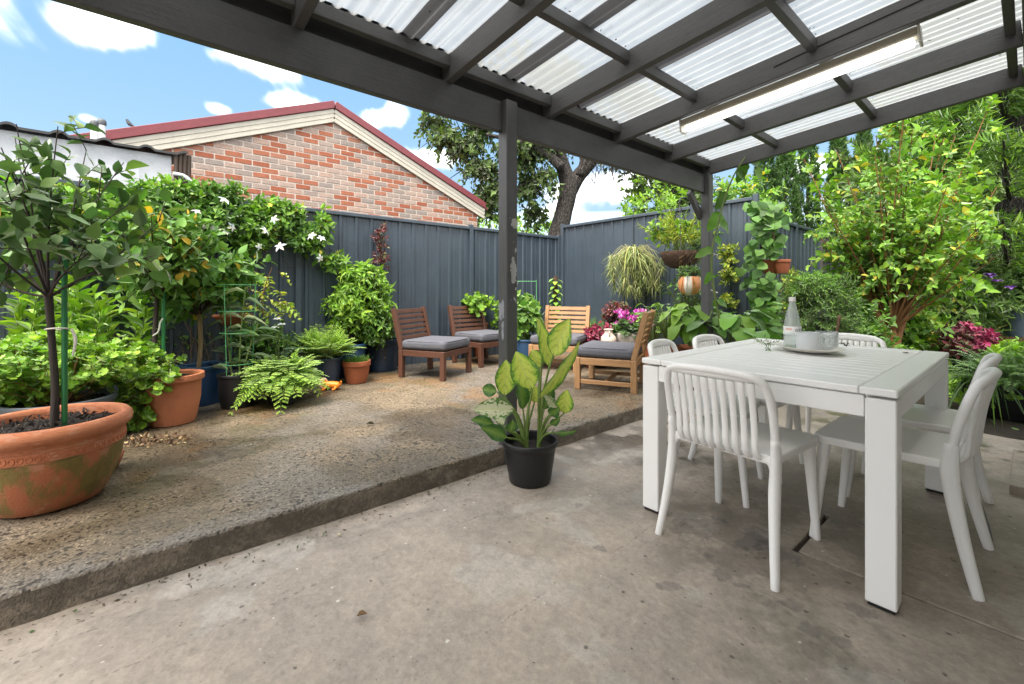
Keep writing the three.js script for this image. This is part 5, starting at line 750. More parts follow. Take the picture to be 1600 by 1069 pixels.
  for (const [px, py] of [[433, 500], [440, 508], [430, 512]]) { const q = onD(px, py, 4.2), f = new Fol(); for (let k = 0; k < 6; k++) f.leaf(T.oval3, [0, 0, 0], [Math.cos(k), 0.4, Math.sin(k)], [0, 1, 0.2], 0.04, 0.03, C.wht()); const w = thing('white_blossom', 'white blossom above the lime fern', 'flower', q, 0, 'white blossoms above the lime fern'); f.leaves(w, 'petals', M.petal); f.wood = [tube([[0, 0, 0], [0.01, -0.2, 0.02], [0.0, -0.45, 0.05]], 0.003, 5, 6)]; f.stems(w, 'stalk', M.stem); }
  // big lime bush in blue tubs
  p = standAt(546, 592, TY, 0.19); o = thing('potted_lime_bush', 'dense bright lime bush with drooping leaves in a blue tub by the fence', 'potted shrub', p); pot(o, M.blue, 0.185, 0.15, 0.37, 0.045, 0.014); F = new Fol(); bush(F, off(0.1, 0.88, 0.12), [0.40, 0.50, 0.3], 560, { n: 7, L: 0.088, W: 0.03, tpl: T.lance, c: C.lime, len: 0.14, ang: 0.9, droop: 0.55, up: 0.1, face: 0.8, base: [0, 0.3, 0], stems: 34, lob: 0.55 }); bush(F, off(0.3, 0.55, 0.12), [0.2, 0.2, 0.18], 70, { n: 6, L: 0.08, W: 0.034, tpl: T.lance, c: C.fresh, len: 0.13, droop: 0.5 }); F.leaves(o); F.stems(o);
  p = standAt(597, 582, TY, 0.19); o = thing('potted_trailing_plant', 'large ribbed navy pot with yellowed trailing plant beside the brown chair', 'potted plant', p); const np = pot(o, M.navy, 0.205, 0.17, 0.38, 0.05, 0.012); for (const y of [0.29, 0.3]) { const g = new THREE.TorusGeometry(0.196, 0.004, 6, 48); g.rotateX(Math.PI / 2); part(np, 'rib', g, M.navy, [0, y, 0]); } F = new Fol(); bush(F, [0, 0.5, 0], [0.2, 0.16, 0.2], 110, { n: 6, L: 0.055, W: 0.026, c: pal([4, [0.11, 0.20, 0.03]], [2, [0.25, 0.22, 0.05]], [1, [0.2, 0.08, 0.03]]), len: 0.13, droop: 0.4 }); for (let i = 0; i < 5; i++) { const a = off(rr(-.1, .1), 0.4, -0.2); F.twig([[0, 0.42, 0], a, [a[0] * 1.05, 0.3, a[2] * 1.05]], 0.0018, 0.001, 4); sprig(F, [a[0] * 1.03, 0.37, a[2] * 1.03], [0, -1, 0], 0.2, { n: 5, L: 0.02, W: 0.014, c: C.dry, tpl: T.small }); } F.leaves(o); F.stems(o);
  p = standAt(557, 601, TY, 0.11); o = thing('potted_grass', 'terracotta pot of short fresh green grass beside the toy lion', 'potted plant', p); pot(o, M.terraD, 0.145, 0.1, 0.235, 0.055, 0.012); F = new Fol(); for (let i = 0; i < 380; i++) { const a = rr(0, 6.28), r = 0.115 * Math.sqrt(R()), d = [Math.cos(a) * r * 3 + rr(-.3, .3), 1, Math.sin(a) * r * 3 + rr(-.3, .3)]; F.strip([Math.cos(a) * r, 0.2, Math.sin(a) * r], d, rr(0.06, 0.12), 0.006, 0.25, C.fresh(), 3); } F.leaves(o, 'grass');
  p = onV(592, 420, FV - 0.06); o = thing('burgundy_climber', 'burgundy leaved climber hanging in a narrow strip on the long fence', 'plant', p); F = new Fol(); for (let i = 0; i < 130; i++) { const t = R(), q = off(rr(-0.09, 0.09) * (1.1 - 0.3 * t), t * 0.58 - 0.02, 0); sprig(F, [q[0], q[1], rr(0.0, 0.1)], rdir(-0.3), 0.05, { n: 4, L: 0.042, W: 0.026, c: C.burg, tpl: T.oval3, tw: 0.0012 }); } F.twig([[0, -0.3, 0.02], [0.02, 0.1, 0.03], [0, 0.58, 0.03]], 0.006, 0.003, 5); F.leaves(o, 'leaves', M.gloss); F.stems(o);
}
{ // toy lion lying on its side
  const p = standAt(514, 611, TY, 0.05), o = thing('toy_lion', 'small orange lion ornament with pale round mane on the terrace', 'ornament', p, -0.55), m = std([0.75, 0.24, 0.02], 0.45), c = std([0.78, 0.55, 0.36], 0.5);
  part(o, 'body', tube([[-0.045, 0.05, 0], [-0.01, 0.052, 0], [0.04, 0.048, 0], [0.085, 0.042, 0], [0.10, 0.04, 0]], [0.026, 0.034, 0.036, 0.034, 0.02], 14, 20), m);
  part(o, 'mane', (() => { const g = new THREE.TorusGeometry(0.042, 0.014, 10, 28); g.rotateY(Math.PI / 2 - 0.5); return g; })(), c, [-0.05, 0.066, 0.012]);
  const h = part(o, 'head', new THREE.SphereGeometry(0.034, 18, 14), m, [-0.056, 0.066, 0.016]); part(h, 'muzzle', new THREE.SphereGeometry(0.015, 12, 10), c, [-0.026, -0.008, 0.014]);
  for (const [x, z] of [[-0.03, 0.03], [-0.01, -0.03], [0.07, 0.032], [0.085, -0.028]]) part(o, 'paw', tube([[x, 0.035, z * 0.8], [x - 0.012, 0.012, z * 1.2], [x - 0.034, 0.009, z * 1.25]], [0.014, 0.012, 0.009], 10, 10), m);
  part(o, 'tail', tube([[0.1, 0.045, 0], [0.118, 0.06, 0.006], [0.112, 0.085, 0.01]], [0.006, 0.005, 0.009], 8, 10), m);
}
{ // leaf litter by the geranium pot
  const p = onY(240, 690, TY), F = new Fol(); for (let i = 0; i < 260; i++) { const a = rr(0, 6.28), r = Math.sqrt(R()); F.leaf(T.small, off(Math.cos(a) * r * 0.22, rr(0.002, 0.03) * (1.1 - r), Math.sin(a) * r * 0.1), rdir(0.1), rdir(0.9), rr(0.02, 0.05), rr(0.008, 0.02), C.dry()); }
  const o = thing('leaf_litter', 'heap of dry brown leaves on the terrace below the geranium', 'leaf litter', [p[0], TY, p[2]]); F.leaves(o, 'dry_leaves', M.dry); o.userData.kind = 'stuff';
  const G = new Fol(); for (let i = 0; i < 240; i++) { const u = rr(-0.4, 1.7), v = 2.09 - Math.pow(R(), 2) * 0.12; G.leaf(T.small, [u, 0.003, -v], rdir(), [0, 1, 0], rr(0.006, 0.02), rr(0.005, 0.014), R() < 0.3 ? [0.30, 0.27, 0.22] : R() < 0.35 ? [0.06, 0.1, 0.03] : [0.1, 0.075, 0.05]); } for (let i = 0; i < 200; i++) G.leaf(T.small, [rr(-0.6, 4.4), 0.003, -rr(0.2, 2.05)], rdir(), [0, 1, 0], rr(0.004, 0.016), rr(0.003, 0.008), R() < 0.35 ? [0.4, 0.36, 0.3] : [0.08, 0.06, 0.04]); const q = thing('grit', 'grit and moss crumbs on the patio and along the foot of the step', 'grit', [0, 0, 0]); G.leaves(q, 'crumbs', M.dry); q.userData.kind = 'stuff';
}
// ---------------------------------------------------------------- far side of the terrace
{
  let p, o, F;
  p = onD(748, 560, 6.6); o = thing('potted_ivy', 'pale green round leaved trailing plant draped over the back of the brown chair', 'potted plant', [p[0], TY, p[2]]); pot(o, M.terraD, 0.14, 0.11, 0.5); F = new Fol(); bush(F, off(0, 0.82, -0.2), [0.26, 0.14, 0.2], 70, { n: 6, L: 0.065, W: 0.065, tpl: T.round, c: C.lime, len: 0.14, droop: 0.4 }); bush(F, off(0.32, 0.6, 0), [0.08, 0.3, 0.1], 26, { n: 5, L: 0.06, W: 0.06, tpl: T.round, c: C.lime, len: 0.14, droop: 0.5 }); F.leaves(o); F.stems(o, 'stems', M.stem);
  p = onD(822, 548, 5.95); o = thing('potted_climbing_bean', 'leafy green climber on a green wire trellis in a blue pot behind the post', 'potted plant', [p[0], TY, p[2]]); pot(o, M.blue, 0.19, 0.15, 0.33); F = new Fol(); bush(F, [0, 0.62, 0], [0.2, 0.36, 0.2], 120, { n: 6, L: 0.085, W: 0.075, tpl: T.heart, c: C.fresh, len: 0.14, droop: 0.35 }); F.leaves(o); F.stems(o, 'stems', M.stem);
  for (const a of [-0.14, 0.14]) part(o, 'support_wire', tube([off(a, 0.3, 0), off(a, 1.12, 0)], 0.005, 6, 2), M.wire); for (const y of [0.6, 0.85, 1.1]) part(o, 'support_rung', tube([off(-0.14, y, 0), off(0.14, y, 0)], 0.0045, 6, 2), M.wire);
  p = onD(868, 545, 7.0); o = thing('moss_pole_plant', 'climbing plant with pale leaves on a brown moss pole in the fence corner', 'potted plant', [p[0], TY, p[2]]); pot(o, M.terraD, 0.13, 0.1, 0.25); part(o, 'moss_pole', tube([[0, 0.2, 0], [0, 1.2, 0]], 0.035, 10, 6), std([0.16, 0.09, 0.045], 0.95, { map: blotT, bumpMap: fineB, bumpScale: 0.02 })); F = new Fol(); for (let i = 0; i < 60; i++) { const a = i * 2.4, y = 0.25 + 0.93 * i / 60; F.leaf(T.heart, [Math.cos(a) * 0.04, y, Math.sin(a) * 0.04], [Math.cos(a), -0.35, Math.sin(a)], [Math.cos(a) * .4, 1, Math.sin(a) * .4], 0.1, 0.07, C.lime()); } F.leaves(o);
  // bench with pots beside the pale chairs
  p = onD(975, 560, 5.45); const BY = 0.40; o = thing('plant_bench', 'low dark plant bench carrying the white bowl and jug', 'bench', [p[0], TY, p[2]], Math.atan2(-RX[2], RX[0])); for (let i = 0; i < 3; i++) part(o, 'plank', cbox(0.95, 0.025, 0.1, 0.003), M.brown, [0, BY - TY - 0.0125, -0.11 + i * 0.11]); for (const x of [-0.42, 0.42]) for (const z of [-0.12, 0.12]) part(o, 'leg', cbox(0.045, BY - TY - 0.026, 0.045), M.brown, [x, (BY - TY - 0.026) / 2, z]);
  p = onD(951, 540, 5.38); o = thing('jug', 'pale clay jug with two small handles on the plant bench', 'jug', [p[0], BY, p[2]], 0.75); part(o, 'body', lathe([[0.001, 0], [0.06, 0], [0.085, 0.035], [0.096, 0.08], [0.088, 0.125], [0.058, 0.155], [0.048, 0.175], [0.052, 0.205], [0.064, 0.215], [0.058, 0.218], [0.044, 0.2], [0.04, 0.17]], 36), M.vase); for (const s of [-1, 1]) part(o, 'handle', tube([[s * 0.05, 0.195, 0], [s * 0.085, 0.19, 0], [s * 0.088, 0.15, 0], [s * 0.07, 0.13, 0]], 0.0085, 8, 14), M.vase);
  p = onD(983, 540, 5.45); o = thing('potted_cyclamen', 'pink and magenta cyclamen flowers in a white bowl on the plant bench', 'potted flowers', [p[0], BY, p[2]]); part(o, 'pot', lathe([[0.001, 0], [0.12, 0], [0.15, 0.03], [0.185, 0.12], [0.193, 0.17], [0.186, 0.175], [0.175, 0.16], [0.14, 0.06]], 40), M.ceramic); part(o, 'soil', soilGeo(0.175, 2), M.soil, [0, 0.145, 0]); F = new Fol(); bush(F, [0, 0.2, 0], [0.24, 0.1, 0.22], 110, { n: 4, L: 0.075, W: 0.07, tpl: T.heart, c: pal([3, [0.05, 0.13, 0.03]], [2, [0.10, 0.2, 0.06]]), len: 0.09, droop: 0.1, up: 0.7, face: 1.2 }); F.leaves(o);
  const G = new Fol(); for (let i = 0; i < 42; i++) { const q = off(rr(-0.16, 0.24), rr(0.26, 0.43), rr(-0.15, 0.15)); G.twig([[q[0] * 0.4, 0.15, q[2] * 0.4], q], 0.002, 0.0018, 4); for (let k = 0; k < 5; k++) G.leaf(T.oval3, q, [Math.cos(k * 1.26 + i), 0.9, Math.sin(k * 1.26 + i)], [Math.cos(k * 1.26 + i), -0.4, Math.sin(k * 1.26 + i)], 0.05, 0.04, C.cyc()); } G.leaves(o, 'flowers', M.petal); G.stems(o, 'flower_stalks', M.stem);
  p = onD(938, 550, 5.7); o = thing('potted_coleus', 'magenta and pink leaved coleus in a dark pot beside the jug', 'potted plant', [p[0], TY, p[2]]); pot(o, M.black, 0.14, 0.1, 0.26); F = new Fol(); bush(F, off(-0.02, 0.4, -0.05), [0.2, 0.15, 0.18], 80, { n: 5, L: 0.075, W: 0.045, c: C.mag, len: 0.1 }); F.leaves(o); F.stems(o, 'stems', M.stem);
  p = onD(962, 540, 5.95); o = thing('burgundy_plant', 'dark burgundy leaved plant behind the cyclamen bowl', 'potted plant', [p[0], TY, p[2]]); pot(o, M.black, 0.15, 0.11, 0.4); F = new Fol(); bush(F, [0, 0.64, 0], [0.2, 0.2, 0.2], 110, { n: 5, L: 0.06, W: 0.035, c: C.burg, len: 0.11 }); F.leaves(o); F.stems(o);
  p = onD(925, 550, 6.1); o = thing('grassy_herb', 'tuft of fine bright green herb leaves against the tall fence', 'potted plant', [p[0], TY, p[2]]); pot(o, M.terraD, 0.15, 0.12, 0.3); F = new Fol(); for (let i = 0; i < 420; i++) { const d = rdir(1.4); F.strip([rr(-.1, .1), 0.28, rr(-.1, .1)], d, rr(0.25, 0.48), 0.009, 0.2, C.fresh(), 4); } F.leaves(o, 'blades');
}
{ // hanging spider plant
  let p = onU(990, 395, 5.42), o = thing('hanging_spider_plant', 'hanging spider plant with a shaggy mass of pale striped leaves on the tall fence', 'hanging plant', p); let F = new Fol();
  part(o, 'basket', lathe([[0.001, -0.14], [0.08, -0.14], [0.12, -0.04], [0.13, 0], [0.12, 0.0], [0.1, -0.06]], 28), M.black); part(o, 'hanger', tube([[0.21, 0.62, 0], [0.1, 0.64, 0], [0, 0.6, 0], [0, 0.35, 0], [0, 0.02, 0]], 0.005, 6, 20), M.black);
  for (let i = 0; i < 300; i++) { const a = rr(0, 6.28), e = rr(0.1, 1.5); F.strip([rr(-.08, .08), rr(-.14, .03), rr(-.08, .08)], [Math.cos(a) * Math.cos(e), Math.sin(e), Math.sin(a) * Math.cos(e)], rr(0.22, 0.42), 0.017, rr(0.6, 1.3), C.spider()); }
  for (let i = 0; i < 120; i++) { const a = rr(-0.42, 0.34), y = rr(-0.68, -0.05) * (1 - Math.abs(a) * 0.9), q = off(a + 0.04, y, rr(-.2, .1)); F.twig([[0, -0.02, 0], [q[0] * 0.5, rr(-0.02, 0.12), q[2] * 0.5], [q[0] * 0.9, y * 0.4, q[2] * 0.9], q], 0.002, 0.0015, 4); for (let k = 0; k < 15; k++) { const d = rdir(-0.1); F.strip(q, d, rr(0.07, 0.15), 0.011, 0.5, C.spider(), 3); } } F.leaves(o, 'leaves', M.petal); F.stems(o, 'runners', std([0.4, 0.38, 0.16], 0.7));
  // coir basket
  p = onU(1062, 398, 5.0); o = thing('hanging_coir_basket', 'brown coir hanging basket with tall yellow green shoots near the corner post', 'hanging plant', p); part(o, 'basket', lathe([[0.001, -0.17], [0.1, -0.16], [0.18, -0.1], [0.215, -0.02], [0.225, 0.03], [0.205, 0.035], [0.18, -0.04]], 36), std([0.17, 0.10, 0.065], 0.98, { map: blotT, bumpMap: fineB, bumpScale: 0.03 })); part(o, 'soil', soilGeo(0.2, 6), M.soil, [0, 0.01, 0]);
  const fz = new Fol(); for (let i = 0; i < 420; i++) { const a = rr(0, 6.28), y = rr(-0.15, 0.04), r = 0.225 - Math.pow((0.03 - y) / 0.2, 2) * 0.1; fz.strip([Math.cos(a) * r, y, Math.sin(a) * r], [Math.cos(a) * 0.4 - Math.sin(a), rr(-.5, .5), Math.sin(a) * 0.4 + Math.cos(a)], rr(0.04, 0.09), 0.003, 0.4, C.dry(), 2); } fz.leaves(o, 'coir_fibres', M.dry);
  for (let k = 0; k < 3; k++) { const a = k * 2.09 + 0.5; part(o, 'chain', tube([[Math.cos(a) * 0.21, 0.03, Math.sin(a) * 0.21], [0, 0.62, 0]], 0.004, 5, 2), M.black); } part(o, 'hook_arm', tube([[0, 0.62, 0], [0.02, 0.68, 0], [0.3, 0.70, 0], [0.62, 0.66, 0]], 0.009, 6, 14), M.black);
  F = new Fol(); for (let i = 0; i < 34; i++) { const a = rr(0, 6.28), e = rr(0.7, 1.5); F.twig([[0, 0, 0], [Math.cos(a) * 0.1, 0.22, Math.sin(a) * 0.1]], 0.003, 0.002, 4); sprig(F, [Math.cos(a) * 0.06, 0.05, Math.sin(a) * 0.06], [Math.cos(a) * Math.cos(e), Math.sin(e), Math.sin(a) * Math.cos(e)], rr(0.35, 0.62), { n: 26, L: 0.07, W: 0.014, tpl: T.lance, c: C.yel, ang: 0.6, droop: 0.1 }); } bush(F, off(0.22, 0.1, 0), [0.12, 0.25, 0.12], 60, { n: 9, L: 0.04, W: 0.012, c: C.sage, tpl: T.small, len: 0.12 }); F.leaves(o); F.stems(o, 'stems', M.stem);
  p = onU(1078, 444, 4.85); o = thing('striped_hanging_pot', 'round glazed hanging pot with orange and white stripes', 'hanging plant', p); const st = dtex(256, 64, (x, y) => { const s = Math.sin(x / 256 * 6.2832 * 4 + 0.8 * fbm(x / 40, y / 20, 2)), k = sm(0.1, 0.3, s); return mix3([0.62, 0.26, 0.10], [0.72, 0.66, 0.58], y < 12 ? 1 : k); }, true); part(o, 'pot', lathe([[0.001, -0.13], [0.05, -0.128], [0.1, -0.1], [0.128, -0.04], [0.13, 0.02], [0.115, 0.075], [0.105, 0.085], [0.1, 0.07]], 40), std([1, 1, 1], 0.3, { map: st })); part(o, 'soil', soilGeo(0.102, 3), M.soil, [0, 0.06, 0]); for (let k = 0; k < 3; k++) { const a = k * 2.09; part(o, 'cord', tube([[Math.cos(a) * 0.115, 0.07, Math.sin(a) * 0.115], [0.0, 0.3, 0]], 0.003, 5, 2), M.twig); } F = new Fol(); bush(F, [0, 0.12, 0], [0.15, 0.09, 0.15], 60, { n: 6, L: 0.04, W: 0.022, c: C.sage, len: 0.09 }); for (let i = 0; i < 10; i++) { const a = rr(0, 6.28); sprig(F, [Math.cos(a) * 0.12, 0.08, Math.sin(a) * 0.12], [Math.cos(a) * 0.2, -1, Math.sin(a) * 0.2], rr(0.15, 0.4), { n: 14, L: 0.022, W: 0.014, c: C.sage, tpl: T.small }); } F.leaves(o); F.stems(o);
}
{ // pots about the corner post
  let o, F, p; const big = (px, py, d, name, label, mat, pr, ph, n, L, W, h, c, tpl) => { p = onD(px, py, d); o = thing(name, label, 'potted plant', [p[0], TY, p[2]]); pot(o, mat, pr, pr * 0.75, ph, 0.03); F = new Fol(); for (let i = 0; i < n; i++) { const a = i * 2.4 + rr(-.3, .3), hh = h * rr(0.55, 1.1), r = rr(0.08, 0.3), e = [Math.cos(a) * r, ph + hh, Math.sin(a) * r]; F.twig([[0, ph * 0.8, 0], [e[0] * 0.4, ph + hh * 0.6, e[2] * 0.4], e], 0.005, 0.003, 5); F.leaf(tpl, e, [Math.cos(a), -0.25 + rr(-.4, .4), Math.sin(a)], [Math.cos(a) * .3, 1, Math.sin(a) * .3], L * rr(0.7, 1.2), W * rr(0.7, 1.2), c()); } F.leaves(o, 'leaves', M.gloss); F.stems(o, 'stalks', M.stem); };
  const ph = leafTpl(7, t => [0.1, 0.45, 0.5, 0.42, 0.46, 0.34, 0.26, 0][Math.round(t * 7)], { droop: 0.4, wave: 0.05 });
  big(1090, 560, 4.75, 'potted_philodendron', 'broad glossy leaved philodendron beside the corner post facing the chairs', M.terra, 0.16, 0.3, 26, 0.24, 0.17, 0.5, C.fresh, ph);
  big(1152, 560, 4.5, 'potted_philodendron', 'broad glossy leaved philodendron in terracotta between corner post and strap leaved plant', M.terra, 0.16, 0.3, 26, 0.26, 0.19, 0.5, C.fresh, ph);
  big(1020, 560, 5.25, 'potted_herb', 'bright lime herb with small cut leaves beside the pale chair back', M.terraD, 0.15, 0.32, 60, 0.09, 0.06, 0.35, C.lime, T.lobed);
  big(1045, 560, 4.95, 'potted_shrub', 'small mixed green shrub in a terracotta pot below the striped hanging pot', M.terra, 0.14, 0.36, 60, 0.09, 0.05, 0.42, C.fresh, T.oval);
  big(1078, 560, 5.4, 'potted_tall_herb', 'tall loose stemmed green herb in front of the tall fence', M.terraD, 0.14, 0.3, 110, 0.07, 0.04, 0.8, C.fresh, T.oval);
  p = onD(1082, 560, 5.6); o = thing('young_tree', 'thin mossy trunked young tree rising behind the coir basket above the tall fence', 'tree', [p[0], TY, p[2]]); part(o, 'trunk', tube([[0, 0, 0], off(-0.06, 0.5, 0), off(-0.12, 1.1, 0), off(-0.1, 1.7, 0)], [0.024, 0.02, 0.017, 0.012], 8, 14), std([0.13, 0.12, 0.04], 0.9, { map: blotT })); F = new Fol(); limbs(F, off(-0.1, 1.6, 0), 12, i => off(rr(-0.55, 0.4), rr(1.7, 2.35), rr(-0.3, 0.3)), { r0: 0.007, sp: 7, n: 7, len: 0.17, L: 0.075, W: 0.036, c: C.lime, droop: 0.2 }); F.leaves(o, 'crown'); F.stems(o, 'branches');
  p = onU(1042, 380, 5.45); o = thing('fence_creeper', 'small leaved yellow green creeper on the tall fence beside the corner post', 'vine', [5.5, 0.1, p[2] + 0.9]); F = new Fol(); for (const [px, py, w, h] of [[1138, 395, 10, 20], [1140, 430, 12, 18], [1136, 470, 9, 12]]) { const c = onU(px, py, 5.48); bush(F, loc(o, c), [0.1, h * 0.0075, w * 0.0075], 34, { n: 6, L: 0.06, W: 0.035, c: C.yel, len: 0.12 }); } F.leaves(o); F.stems(o);
  // climber tied to the corner post
  const cl = [[1128, 545], [1124, 500], [1116, 455], [1112, 420], [1114, 385], [1122, 350], [1134, 305], [1150, 268], [1165, 245]].map(([x, y], i) => onD(x, y, 4.35 - i * 0.02)); o = thing('tied_climber', 'long stemmed climber with big leaves tied to the corner post', 'vine', [cl[0][0], TY, cl[0][2]]); part(o, 'stem', tube(cl.map(q => loc(o, q)), [0.013, 0.011, 0.009, 0.006], 8, 40), M.stem); F = new Fol();
  for (const [x, y, dx, dy, L, W] of [[1166, 246, 25, 12, 0.2, 0.12], [1172, 240, 40, -6, 0.22, 0.13], [1162, 252, -5, 30, 0.2, 0.12], [1178, 262, 20, 22, 0.18, 0.1], [1135, 300, -12, 20, 0.18, 0.1], [1126, 332, -18, 25, 0.2, 0.12], [1122, 345, 25, 16, 0.18, 0.1], [1114, 390, -30, 8, 0.17, 0.1], [1116, 370, 22, 20, 0.14, 0.08], [1112, 425, -14, 26, 0.13, 0.07], [1120, 470, 26, 8, 0.14, 0.08], [1150, 268, 25, 15, 0.17, 0.1]]) F.leaf(ph, loc(o, onD(x, y, 4.3)), [RX[0] * dx, -dy, RX[2] * dx].map(q => q / 30), [-FX[0], 0.6, -FX[2]], L, W, C.fresh()); F.single(o, M.gloss, 99, () => 1);
  for (const y of [1.33, 0.95]) part(o, 'tie', tube([[-0.10, y + 0.03, 0.02], [0.0, y + 0.0, 0.05], [0.1, y + 0.01, 0.02], [0.12, y, -0.09]].map(q => { const b = loc(o, [4.455, 0, -2.145]); return [b[0] + q[0] * 0.6, q[1], b[2] + q[2] + 0.05]; }), 0.004, 6, 12), M.tie);
  p = onD(1188, 560, 4.55); o = thing('strap_leaf_plant', 'upright strap leaved green plant at the end of the tall fence', 'plant', [p[0], 0.0, p[2]]); F = new Fol(); for (let i = 0; i < 34; i++) { const a = i * 2.4, e = rr(0.75, 1.45); F.strip([rr(-.03, .03), 0.05, rr(-.03, .03)], [Math.cos(a) * Math.cos(e), Math.sin(e), Math.sin(a) * Math.cos(e)], rr(0.65, 0.98), 0.05, 0.22, C.strap(), 8); } F.leaves(o, 'blades', M.leaf);
  // heart-leaved climber
  o = thing('heart_leaf_climber', 'climber with rounded heart shaped leaves covering the end of the tall fence', 'vine', [5.5, 0.0, -2.05]); F = new Fol(); const hc = pal([5, [0.085, 0.20, 0.035]], [3, [0.12, 0.25, 0.05]], [2, [0.05, 0.13, 0.025]]);
  for (let i = 0; i < 270; i++) { const t = R(), py = mix(315, 520, t), w = 28 - 14 * Math.abs(t - 0.35), q = onU(1194 + rr(-1, 1) * w + 8 * Math.sin(t * 9), py, 5.3 + rr(-0.15, 0.2)); F.leaf(T.heart, loc(o, q), [rr(-.9, .4), -0.6 + rr(-.3, .4), rr(-.7, 1.0)], [-0.7 + rr(-.4, .4), 0.75 + rr(-.5, .3), 0.4 + rr(-.5, .4)], rr(0.065, 0.125), rr(0.07, 0.125), hc()); } for (let i = 0; i < 14; i++) { const a = loc(o, onU(rr(1180, 1215), 330, 5.4)), b = loc(o, onU(rr(1185, 1225), rr(430, 520), 5.35)); F.twig([a, [(a[0] + b[0]) / 2 - 0.05, (a[1] + b[1]) / 2, (a[2] + b[2]) / 2 + rr(-.1, .1)], b], 0.005, 0.003, 4); } F.single(o, M.gloss, 270, () => 1); F.stems(o, 'stems', std([0.16, 0.12, 0.07], 0.9));
  for (const [px, lab] of [[1203, 'hidden'], [1222, 'open']]) { p = onU(px, 416, 5.35); o = thing('hanging_clay_pot', `small terracotta pot hanging ${lab === 'open' ? 'outermost beside' : 'among leaves of'} the heart leaved climber`, 'pot', p); part(o, 'shell', potGeo(0.085, 0.06, 0.15, 0.035, 0.008), M.terraD, [0, -0.08, 0]); }
}
